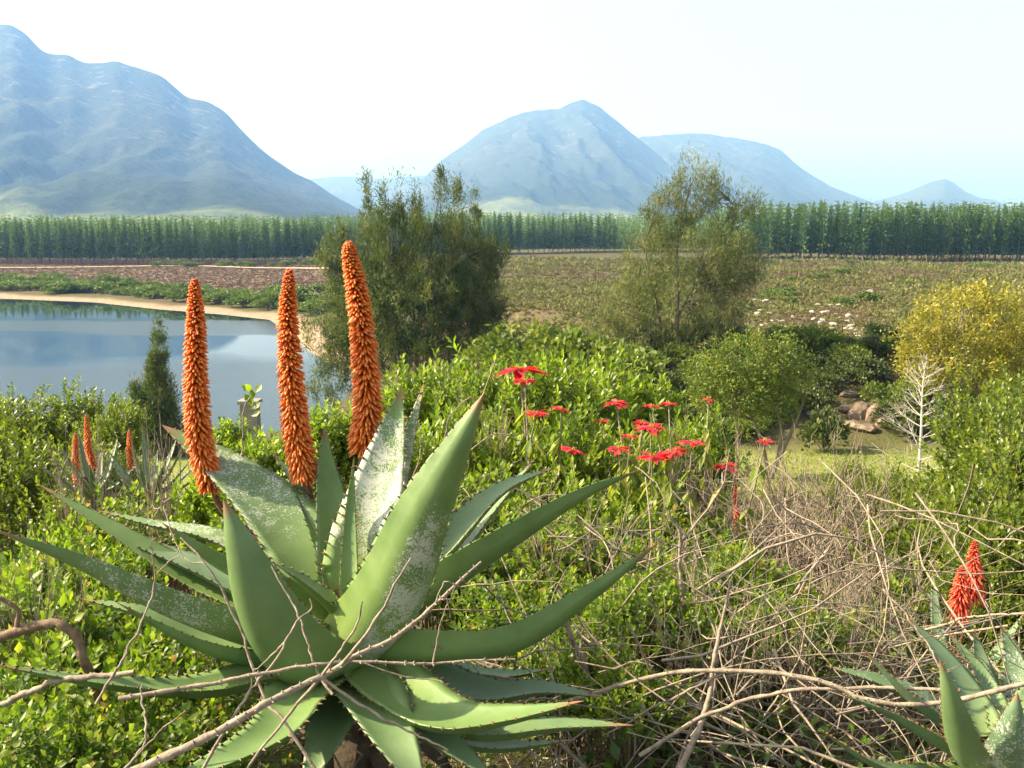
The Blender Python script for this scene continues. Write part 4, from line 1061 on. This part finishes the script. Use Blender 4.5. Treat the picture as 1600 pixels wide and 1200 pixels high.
LV = [  # pts (u,v,d), width px, roll, tint, lichen
    # inner and back leaves
    dict(pts=[(535, 930, 2.70), (478, 845, 2.80), (400, 765, 2.92), (320, 705, 3.02), (253, 664, 3.08)], w=140, roll=-22, tint=.35, li=(.35, .75, .55)),
    dict(pts=[(540, 955, 2.70), (525, 890, 2.77), (498, 820, 2.88), (462, 752, 2.98), (424, 706, 3.05)], w=62, roll=10, tint=.55),
    dict(pts=[(543, 955, 2.70), (536, 890, 2.76), (524, 810, 2.86), (512, 735, 2.92), (506, 664, 2.96)], w=92, roll=0, tint=.15),
    dict(pts=[(545, 960, 2.66), (546, 860, 2.74), (548, 790, 2.79), (553, 715, 2.80)], w=34, roll=0, tint=.15),
    dict(pts=[(552, 960, 2.70), (562, 860, 2.84), (568, 770, 2.98), (582, 705, 3.05), (602, 655, 3.10)], w=62, roll=0, tint=.7),
    dict(pts=[(552, 940, 2.68), (566, 850, 2.74), (592, 750, 2.82), (613, 670, 2.86), (627, 606, 2.88)], w=140, roll=-8, tint=.2, li=(.28, .80, 1.0)),
    dict(pts=[(560, 960, 2.68), (585, 870, 2.78), (612, 780, 2.88), (636, 690, 2.95), (662, 600, 3.0)], w=76, roll=0, tint=.3, li=(.4, .95, .55)),
    # the big front right and front left leaves
    dict(pts=[(560, 985, 2.55), (612, 915, 2.44), (660, 800, 2.36), (712, 700, 2.32), (757, 613, 2.30)], w=150, roll=0, th=.34, spin=38, tint=.15, li=(.05, .55, 1.0, 1)),
    dict(pts=[(525, 1000, 2.52), (470, 985, 2.40), (420, 925, 2.32), (382, 850, 2.28), (349, 779, 2.27)], w=175, roll=6, th=.34, tint=.35),
    dict(pts=[(545, 960, 2.60), (520, 935, 2.50), (470, 900, 2.46), (430, 880, 2.44)], w=70, roll=-30, tint=.2),
    # right side
    dict(pts=[(580, 950, 2.66), (690, 845, 2.78), (775, 765, 2.88), (862, 731, 2.95)], w=92, roll=-6, tint=.6),
    dict(pts=[(585, 950, 2.70), (690, 880, 2.86), (770, 790, 3.0), (838, 714, 3.1)], w=66, roll=10, tint=.75),
    dict(pts=[(575, 965, 2.60), (680, 895, 2.56), (780, 835, 2.54), (900, 770, 2.53), (1002, 733, 2.52)], w=104, roll=28, th=.26, tint=.2),
    dict(pts=[(570, 985, 2.58), (680, 990, 2.46), (800, 985, 2.38), (920, 920, 2.32), (1030, 847, 2.28)], w=114, roll=30, th=.26, tint=.35),
    # left side
    dict(pts=[(520, 975, 2.64), (400, 935, 2.66), (290, 890, 2.70), (170, 820, 2.74), (58, 755, 2.78)], w=74, roll=-24, tint=.1),
    dict(pts=[(520, 980, 2.62), (420, 930, 2.64), (310, 880, 2.70), (200, 838, 2.76), (150, 800, 2.80)], w=74, roll=-8, tint=.85),
    dict(pts=[(520, 985, 2.58), (420, 975, 2.46), (280, 935, 2.36), (130, 872, 2.30), (-14, 826, 2.26)], w=112, roll=32, th=.24, tint=.3, li=(.40, .72, .6)),
    dict(pts=[(525, 960, 2.62), (430, 905, 2.54), (340, 868, 2.48), (252, 816, 2.44)], w=105, roll=28, tint=.3, li=(.35, .65, .45)),
    dict(pts=[(530, 930, 2.72), (420, 870, 2.84), (330, 832, 2.92), (235, 815, 2.98), (152, 797, 3.02)], w=66, roll=-4, tint=.3, li=(.2, .8, .6)),
    dict(pts=[(520, 1000, 2.60), (430, 998, 2.52), (330, 990, 2.50), (220, 952, 2.50), (125, 935, 2.52)], w=95, roll=-2, tint=.3),
    dict(pts=[(520, 1010, 2.56), (420, 1020, 2.44), (310, 1000, 2.36), (180, 940, 2.30)], w=90, roll=20, tint=.3),
    # lower skirt
    dict(pts=[(515, 1020, 2.52), (420, 1040, 2.38), (310, 1066, 2.26), (170, 1062, 2.16), (-25, 1036, 2.05)], w=105, roll=0, tint=.3),
    dict(pts=[(520, 1030, 2.48), (468, 1070, 2.30), (430, 1130, 2.14), (350, 1180, 2.02), (250, 1225, 1.95)], w=135, roll=-4, tint=.25),
    dict(pts=[(545, 1030, 2.48), (585, 1085, 2.30), (612, 1140, 2.18), (640, 1195, 2.1), (665, 1255, 2.05)], w=140, roll=0, tint=.5),
    dict(pts=[(560, 1005, 2.52), (620, 1065, 2.34), (700, 1112, 2.20), (800, 1112, 2.14), (912, 1095, 2.10)], w=140, roll=-10, tint=.25),
    dict(pts=[(575, 1005, 2.56), (660, 1045, 2.48), (760, 1075, 2.44), (850, 1072, 2.42), (945, 1089, 2.40)], w=105, roll=-6, tint=.8),
    dict(pts=[(560, 1030, 2.52), (660, 1100, 2.36), (760, 1132, 2.30), (880, 1128, 2.26), (990, 1133, 2.24)], w=110, roll=0, tint=.5),
    dict(pts=[(560, 1040, 2.54), (670, 1120, 2.44), (770, 1160, 2.40), (900, 1156, 2.40)], w=95, roll=6, tint=.5),
    dict(pts=[(555, 1040, 2.48), (640, 1110, 2.30), (710, 1165, 2.20), (780, 1225, 2.12)], w=110, roll=0, tint=.6),
    dict(pts=[(545, 1045, 2.50), (520, 1110, 2.32), (500, 1170, 2.22), (470, 1240, 2.14)], w=120, roll=0, tint=.5),
    dict(pts=[(565, 1010, 2.66), (660, 1025, 2.76), (770, 1050, 2.84), (860, 1045, 2.9)], w=90, roll=0, tint=.6),
]
for l in LV:
    aloe_leaf(root, AX, l['pts'], l['w'], l.get('roll', 0), l['tint'], l.get('li'), thick=l.get('th', .15), spin=l.get('spin', 0))
def W3(pts): return [at(*p) for p in pts]
raceme(root, W3([(332, 758, 3.0), (312, 690, 2.98), (306, 600, 2.97), (306, 510, 2.96), (304, 437, 2.96)]), .03, .02, 980, M['floret'], .044, .0047, W3([(535, 930, 2.72), (430, 860, 2.95), (350, 800, 3.0)]))
raceme(root, W3([(476, 742, 2.95), (464, 680, 2.94), (456, 600, 2.93), (450, 510, 2.92), (452, 422, 2.92)]), .03, .02, 980, M['floret'], .046, .0047, W3([(540, 930, 2.74), (505, 830, 2.92), (482, 765, 2.95)]))
raceme(root, W3([(568, 700, 2.95), (574, 640, 2.95), (570, 560, 2.95), (560, 470, 2.94), (548, 405, 2.94), (545, 379, 2.93)]), .03, .02, 1040, M['floret'], .047, .0047, W3([(548, 930, 2.74), (556, 830, 2.9), (562, 750, 2.95)]))

# bottom right aloe
AX2 = at(1560, 1165, 2.35)
root2 = empty("spiny_aloe", (AX2[0], AX2[1], float(H(AX2[0], AX2[1]))), "grey-green spiny aloe rosette without flowers among dry twigs below the red flowers", "aloe")
O2 = np.array(root2.location)
V, f = tubes(np.array([[AX2[0], AX2[1], O2[2] - .1], [AX2[0], AX2[1], (AX2[2] + O2[2]) / 2], [AX2[0], AX2[1], AX2[2]]]), np.array([.08, .075, .05]), 10)
MB().add(V, f).build("stem", M['dryaloe'], root2, O2)
for pts, w, roll, tint, li in [
    ([(1550, 1150, 2.42), (1520, 1090, 2.52), (1470, 1020, 2.60), (1413, 962, 2.66)], 72, -6, .9, None),
    ([(1565, 1150, 2.44), (1560, 1100, 2.52), (1530, 1045, 2.62), (1478, 985, 2.70)], 48, 0, .5, (.2, .8, .3)),
    ([(1565, 1150, 2.46), (1548, 1090, 2.6), (1535, 1040, 2.68), (1522, 982, 2.72)], 66, 0, .9, None),
    ([(1575, 1150, 2.46), (1590, 1090, 2.58), (1585, 1030, 2.66), (1563, 974, 2.70)], 76, 0, .8, (.3, .9, .4)),
    ([(1540, 1165, 2.36), (1470, 1105, 2.36), (1390, 1065, 2.38), (1290, 1040, 2.40)], 78, -10, .6, (.2, .9, .3)),
    ([(1535, 1180, 2.32), (1470, 1150, 2.26), (1390, 1110, 2.22), (1308, 1082, 2.2)], 70, 4, .9, None),
    ([(1540, 1175, 2.32), (1480, 1120, 2.26), (1420, 1080, 2.24), (1345, 1010, 2.24)], 80, -4, .95, None),
    ([(1545, 1210, 2.26), (1510, 1165, 2.16), (1488, 1095, 2.10), (1468, 1028, 2.08)], 84, 6, .5, (.0, .3, .6)),
    ([(1570, 1210, 2.24), (1574, 1170, 2.14), (1583, 1125, 2.10), (1590, 1082, 2.09)], 92, 4, .9, (.1, .8, .6)),
    ([(1540, 1200, 2.28), (1460, 1205, 2.2), (1370, 1190, 2.14), (1278, 1138, 2.1)], 66, 0, .7, None),
    ([(1580, 1160, 2.40), (1620, 1080, 2.5), (1650, 1020, 2.56), (1690, 980, 2.6)], 70, 0, .8, None),
    ([(1590, 1190, 2.30), (1660, 1150, 2.26), (1740, 1120, 2.24)], 80, 0, .8, None),
    ([(1560, 1220, 2.24), (1500, 1240, 2.12), (1420, 1250, 2.05)], 80, 0, .8, None),
]:
    aloe_leaf(root2, AX2, pts, w, roll, tint, li, tn=(.020, .008))

def small_aloe(name, base, rad, label, n, spikes, tint, fmat, seed, hrise=.8, cat="aloe", **rk):
    r = np.random.default_rng(seed)
    e = empty(name, base, label, cat); ax = np.array(base) + [0, 0, rad * .35]
    V, f = tubes(np.array([base - [0, 0, .08], base + [0, 0, rad * .2], ax]), np.array([.05, .05, .03]), 8); MB().add(V, f).build("stem", M['dryaloe'], e, base)
    for k in range(n):
        a = k * 2.4 + r.normal() * .15; el = hrise * (.15 + .85 * k / n) + r.normal() * .06; L = rad * (.85 + .3 * r.random())
        dr = np.array([math.cos(a) * math.cos(el), math.sin(a) * math.cos(el), math.sin(el)])
        p = [ax, ax + dr * L * .4 - [0, 0, .02], ax + dr * L * .75 + [0, 0, L * .04], ax + dr * L + [0, 0, L * .14]]
        aloe_leaf(e, ax, p, rad * .17, 0, tint, None, org=1, wscale=.8)
    for sp_ in spikes:
        raceme(e, sp_, 0, 0, rk.get('nfl', 260), fmat, rk.get('fl', .022), rk.get('fw', .004), [ax, ax * .5 + np.array(sp_[0]) * .5 + [0, 0, .05]], stalk_r=.006, droop=rk.get('droop', .5), cone=rk.get('cone', False))
    return e
def gbase(u, d):
    x = (u - 800) / F * d; return np.array([x, d, float(H(x, d))])
b = at(150, 800, 5.2); 
small_aloe("slender_aloe", b, .30, "smaller aloe with two slender orange spikes between the creeper and the lake", 16,
           [W3([(148, 730, 5.2), (138, 700, 5.2), (135, 648, 5.2)]), W3([(122, 752, 5.1), (118, 720, 5.1), (118, 678, 5.1)])], .9, M['floret'], 31, 1.0, nfl=240, fl=.024)
b = at(235, 800, 5.0)
small_aloe("slender_aloe", b, .30, "smaller aloe with a single slender orange spike below the waterside tree", 16,
           [W3([(205, 730, 5.2), (203, 700, 5.2), (202, 672, 5.2)])], .9, M['floret'], 32, 1.0, nfl=180, fl=.02)
b = gbase(1530, 3.55)
small_aloe("red_flowered_aloe", b, .5, "aloe with two bright red conical flower spikes in front of the small-leaved shrub", 14,
           [W3([(1522, 930, 3.5), (1521, 890, 3.5), (1523, 846, 3.5)]), W3([(1500, 955, 3.45), (1501, 925, 3.45), (1503, 885, 3.45)])], .8, M['redfloret'], 33, .7, nfl=190, fl=.052, fw=.0038, droop=1.0, cone=True)
b = gbase(1150, 5.2)
small_aloe("faded_aloe", b, .4, "aloe with one faded thin red spike among the bare grey shrubs", 10, [W3([(1151, 830, 5.2), (1150, 790, 5.2), (1150, 757, 5.2)])], .7, M['redfloret'], 34, .7, nfl=120, fl=.018)

# ------------------------------------------------------------------ poinsettias
HEADS = [(812, 575, 82, 5.6, 0), (820, 594, 42, 5.4, 0), (838, 645, 36, 5.2, 0), (877, 638, 32, 5.2, 0), (895, 702, 44, 4.9, 0), (963, 628, 44, 5.4, 1), (940, 657, 24, 5.6, 1), (1018, 666, 52, 5.2, 1), (985, 681, 32, 5.0, 1), (967, 700, 36, 4.9, 1), (1020, 712, 56, 4.7, 1), (1052, 704, 52, 4.7, 1), (1082, 690, 46, 4.9, 2), (1045, 630, 28, 5.8, 2), (1018, 634, 24, 5.9, 2), (1107, 623, 18, 5.8, 2), (1133, 727, 44, 4.9, 2), (1196, 688, 26, 5.2, 2), (1005, 660, 30, 5.5, 1)]
PB = [(850, 5.3, "poinsettia with red heads level with the tips of the aloe's upright leaves"), (1000, 5.1, "poinsettia carrying the widest cluster of red heads over pale drooping leaves"), (1100, 5.2, "sparse poinsettia with small red heads next to the bare grey shrubs")]
for pi, (bu, bd, lab) in enumerate(PB):
    b = gbase(bu, bd); e = empty("poinsettia", b, lab, "poinsettia", None); O_ = b
    st = MB(); lv = MB()
    for (u, v, w, d, which) in HEADS:
        if which != pi: continue
        c = at(u, v, d); R = w * d / F / 2 * 1.12
        p0 = b + np.r_[rng.normal(size=2) * .05, 0]; p1 = np.array([p0[0] * .45 + c[0] * .55, p0[1] * .45 + c[1] * .55, p0[2] * .6 + c[2] * .4]) + rng.normal(size=3) * .08
        cv = bez(p0[None], p1[None], (c - [0, 0, .01])[None], 12); V, f = tubes(cv, np.linspace(.008, .0035, 12)[None], 6); st.add(V, f)
        n = 18; a = np.arange(n) * 2.4; rr_ = R * (.65 + .4 * rng.random(n))
        tilt = .18 + rng.normal(size=n) * .16
        D = np.c_[np.cos(a), np.sin(a), -tilt * .9 + .10]; hm = MB()
        tl = rng.normal(size=2) * .12      # heads lean a little
        D[:, 2] += D[:, 0] * tl[0] + D[:, 1] * tl[1] * -1
        addleaves(hm, c + D * .008, D, np.c_[rng.normal(size=(n, 2)) * .25, np.ones(n)], rr_, rr_ * .42, np.clip(.5 + rng.normal(size=n) * .25, 0, 1), mid=.45, fold=.12, curl=.14)
        ho = hm.build("flower_head", M['poin'], e, O_)
        cm = MB(); m_ = 6; qb = c + np.c_[rng.normal(size=(m_, 2)) * .008, np.zeros(m_)]
        V, f = tubes(bez(qb, qb + [0, 0, .006], qb + [0, 0, .014], 3), np.array([.0022, .0026, .001])[None].repeat(m_, 0), 5); cm.add(V, f, 0, rnd=.5); cm.build("flower_centre", M['cyath'], ho, O_)
        m_ = 26; tt = rng.uniform(.62, .985, m_); ii = (tt * 11).astype(int); Q = cv[0][ii] + rng.normal(size=(m_, 3)) * .005
        a = rng.random(m_) * 6.28; D = np.c_[np.cos(a), np.sin(a), -.9 - .8 * rng.random(m_)]
        addleaves(lv, Q, D, np.c_[np.cos(a), np.sin(a), np.full(m_, .8)], .10 + .06 * rng.random(m_), .036, np.clip(.5 + rng.normal(size=m_) * .25, 0, 1), mid=.42, fold=.2, curl=.1)
    st.build("stems", M['twig'], e, O_); lo = lv.build("leaves", M['poinleaf'], e, O_); lo["kind"] = "stuff"

# ------------------------------------------------------------------ single branches in front of and beside the aloes
def branch(name, label, main, r0, r1, twigs=(), mat='twig', prick=0, wob=.006, group=None):
    P = np.array(W3(main)); b = P[0]; e = empty(name, b, label, "branch", group)
    n = 40; C = crom(P, n) + np.cumsum(rng.normal(size=(n, 3)) * wob * .35, 0) * np.sin(np.linspace(0, np.pi, n))[:, None]
    V, f = tubes(C, np.linspace(r0, r1, n) * (1 + .12 * np.sin(np.arange(n) * 2.1)), 8); MB().add(V, f).build("stem", M[mat], e, b)
    for tw in twigs:
        pts, a0, a1 = tw
        Q = np.array(W3(pts)); i = np.argmin(np.linalg.norm(C - Q[0], axis=1)); Q[0] = C[i]
        c = crom(Q, 18) + np.cumsum(rng.normal(size=(18, 3)) * wob * .3, 0) * np.sin(np.linspace(0, np.pi, 18))[:, None]; V, f = tubes(c, np.linspace(a0, a1, 18), 6); MB().add(V, f).build("twig", M[mat], e, b)
    if prick:
        k = prick; i = rng.integers(1, n - 1, k); T = nrm(np.gradient(C, axis=0))[i]; s = nrm(np.cross(T, rdir(k))); rad = np.linspace(r0, r1, n)[i]
        p0 = C[i] + s * (rad * .8)[:, None]; p2 = p0 + s * .006 + T * .002
        V, f = tubes(np.stack([p0, (p0 + p2) / 2, p2], 1), np.array([.0022, .0014, .0003])[None].repeat(k, 0), 5); tm = MB().add(V, f); t_ = tm.build("prickles", M[mat], e, b); t_["kind"] = "stuff"
    return e
branch("thorny_branch", "thick pale prickly branch slanting up across the large aloe", [(190, 1215, 1.75), (330, 1148, 1.80), (440, 1090, 1.86), (540, 1043, 1.92), (640, 985, 1.98), (700, 928, 2.02), (752, 878, 2.05)], .0098, .0028,
       [([(495, 1068, 1.9), (450, 1120, 1.9), (400, 1190, 1.88), (350, 1260, 1.86)], .004, .0025), ([(535, 1045, 1.92), (580, 975, 1.92), (618, 910, 1.92), (642, 872, 1.92)], .0042, .0018),
        ([(500, 1068, 1.9), (540, 1000, 1.9), (566, 940, 1.9)], .0036, .0018), ([(500, 1072, 1.9), (600, 1125, 1.9), (660, 1155, 1.9), (700, 1172, 1.9)], .0036, .0015), ([(680, 950, 2.0), (700, 900, 2.0), (722, 918, 2.0)], .0022, .001)], prick=150)
branch("thin_branch", "thin nearly level prickly branch crossing in front of the aloe's lower leaves", [(185, 1092, 1.9), (330, 1068, 1.95), (430, 1052, 1.98), (540, 1040, 2.0), (660, 1044, 2.02), (805, 1030, 2.05)], .0052, .0022,
       [([(670, 1043, 2.02), (690, 965, 2.02), (712, 915, 2.02)], .0025, .001), ([(560, 1040, 2.0), (640, 1062, 2.0), (690, 1064, 2.0)], .0022, .001)], prick=70)
branch("upright_twig", "long thin dry stem leaning across the dark front leaf of the aloe", [(500, 1215, 1.95), (452, 1135, 2.0), (405, 1075, 2.05), (365, 975, 2.1), (318, 880, 2.12), (282, 840, 2.14)], .0040, .0020, [([(318, 880, 2.12), (288, 872, 2.14), (255, 790, 2.2)], .002, .001)])
branch("upright_twig", "short dry stem standing before the aloe's dark front leaf", [(520, 1085, 1.96), (492, 1040, 2.0), (462, 960, 2.05), (424, 884, 2.1)], .0032, .0018)
branch("forked_twig", "dry forked twig with curled tip below the aloe's dark front leaf", [(310, 1215, 1.9), (375, 1090, 1.95), (430, 1010, 2.0), (462, 965, 2.02), (485, 950, 2.03), (484, 935, 2.03)], .0040, .0016, [([(440, 1000, 2.0), (400, 1050, 2.0), (392, 1075, 2.0)], .0022, .001)])
branch("slanting_twig", "thin dry stem slanting across the aloe's long low leaves above the creeper", [(150, 1100, 2.0), (205, 1000, 2.05), (240, 900, 2.1), (280, 868, 2.12)], .0034, .0014, [([(240, 900, 2.1), (242, 860, 2.1), (244, 840, 2.1)], .0018, .0008)])
branch("leaning_stem", "dry pale stem rising from the creeper at the aloe's foot", [(185, 1215, 1.8), (225, 1150, 1.85), (218, 1085, 1.9), (222, 1070, 1.9)], .0034, .0015, [([(205, 1180, 1.82), (290, 1110, 1.85)], .002, .001)])
branch("brown_vine", "thick brown vine arching over the creeper", [(-40, 1010, 2.2), (30, 985, 2.2), (90, 966, 2.2), (125, 985, 2.2), (138, 1025, 2.2), (150, 1060, 2.25), (160, 1120, 2.3)], .0125, .010, [([(30, 985, 2.2), (20, 945, 2.2), (-20, 930, 2.2)], .006, .005)], mat='twigdark')
branch("fallen_branch", "grey fallen branch lying in the creeper below the brown vine", [(-20, 1110, 2.1), (60, 1085, 2.1), (130, 1070, 2.1), (210, 1050, 2.1)], .008, .006)
branch("curved_branch", "pale branch behind the aloe's upright leaves forking towards the poinsettia", [(575, 880, 3.1), (640, 745, 3.1), (700, 700, 3.1), (740, 650, 3.1), (775, 560, 3.1)], .0055, .002,
       [([(655, 727, 3.1), (690, 735, 3.1), (720, 720, 3.1), (775, 680, 3.1), (815, 690, 3.1)], .0035, .0015), ([(640, 745, 3.1), (658, 700, 3.1), (655, 660, 3.1)], .003, .0012), ([(690, 708, 3.1), (705, 660, 3.1), (735, 620, 3.1)], .003, .0012), ([(640, 790, 3.1), (720, 760, 3.1), (815, 718, 3.1)], .003, .0012)])
branch("arching_branch", "long pale branch arching over the tangle towards the spiny aloe", [(880, 1098, 2.5), (1000, 1062, 2.45), (1100, 1048, 2.4), (1200, 1045, 2.35), (1290, 1056, 2.3), (1370, 1085, 2.25), (1480, 1085, 2.2), (1560, 1070, 2.15), (1680, 1050, 2.1)], .0055, .0062, [([(1130, 1047, 2.4), (1040, 1090, 2.45), (940, 1150, 2.5)], .004, .002)], prick=60)
branch("second_arching_branch", "dark grey branch crossing below the pale arching one", [(1000, 1180, 2.4), (1120, 1110, 2.35), (1250, 1085, 2.3), (1400, 1082, 2.25), (1500, 1078, 2.2)], .0055, .004)
branch("grey_stem", "smooth grey stem curving up out of the twig tangle", [(1050, 1230, 2.3), (1085, 1150, 2.35), (1105, 1085, 2.4), (1122, 1000, 2.45), (1142, 905, 2.5)], .0095, .003, [([(1122, 1000, 2.45), (1100, 940, 2.5), (1085, 860, 2.5)], .003, .001)])
branch("pale_stub", "pale broken stem beside the tip of the aloe's longest low leaf", [(935, 1110, 2.9), (922, 1070, 2.9), (905, 1020, 2.9), (890, 985, 2.9), (882, 952, 2.9)], .010, .0075)
branch("crooked_stem", "crooked pale upright stem among the low shrubs", [(1062, 1070, 3.2), (1066, 960, 3.2), (1064, 880, 3.2), (1060, 830, 3.2), (1045, 805, 3.2)], .0085, .005, [([(1064, 850, 3.2), (1090, 810, 3.2), (1125, 760, 3.2), (1140, 700, 3.2)], .004, .0015), ([(1064, 960, 3.2), (1110, 935, 3.2), (1150, 890, 3.2)], .004, .0015)])
branch("dark_leaning_stem", "dark stem leaning up from the tangle towards the bare shrubs", [(1040, 1090, 3.3), (1150, 1020, 3.4), (1210, 975, 3.5), (1260, 900, 3.6), (1300, 850, 3.7)], .009, .005, [([(1240, 930, 3.6), (1300, 890, 3.6), (1370, 860, 3.6)], .004, .0015), ([(1190, 990, 3.5), (1240, 965, 3.5), (1180, 900, 3.5)], .003, .0015)])
branch("twig_arch", "thin twig reaching past the red flowers over the spiny aloe", [(1440, 985, 2.9), (1500, 975, 2.8), (1560, 968, 2.7), (1640, 955, 2.6)], .004, .003, [([(1500, 975, 2.8), (1440, 1030, 2.7), (1400, 1075, 2.6)], .003, .002)])
branch("long_twig", "long thin dry twig slanting down to the spiny aloe", [(1380, 920, 2.6), (1440, 1000, 2.5), (1480, 1060, 2.4)], .003, .002)
sh_ = branch("leafy_shoot", "dark upright shoot with a few rounded leaves between the two orange spikes", [(378, 745, 3.6), (384, 690, 3.6), (392, 640, 3.6), (396, 612, 3.6)], .004, .002)
lf = MB(); q0 = np.array(W3([(392, 640, 3.6), (394, 632, 3.6), (395, 625, 3.6), (396, 616, 3.6), (396, 612, 3.6), (391, 650, 3.6), (394, 636, 3.6), (396, 614, 3.6)]))
aa = np.arange(8) * 2.4; addleaves(lf, q0, np.c_[np.cos(aa), np.sin(aa) * .5, .7 + .3 * np.sin(aa * 3)], np.c_[-np.cos(aa) * .4, -.8 + 0 * aa, .6 + 0 * aa], .05, .028, np.linspace(.4, .8, 8), mid=.6, fold=.15)
lo = lf.build("leaves", M['shrub'], sh_, np.array(sh_.location)); lo["kind"] = "stuff"

# ------------------------------------------------------------------ haze
hz = MB(); V, f = boxv(0, 0, 600 - 9, 25000, 25000, 1218)
hz.add(V, f)
m, nt, out = newmat("valley_haze")
pv = nt.nodes.new("ShaderNodeVolumePrincipled")
pv.inputs["Color"].default_value = (.22, .45, 1.0, 1); pv.inputs["Absorption Color"].default_value = (1, 1, 1, 1); pv.inputs["Density"].default_value = 1.65e-4; pv.inputs["Anisotropy"].default_value = 0.2
nt.links.new(pv.outputs[0], out.inputs["Volume"])
ho = hz.build("haze", m, smooth=False)
tag(ho, "pale blue haze filling the valley air", "haze", kind="stuff")
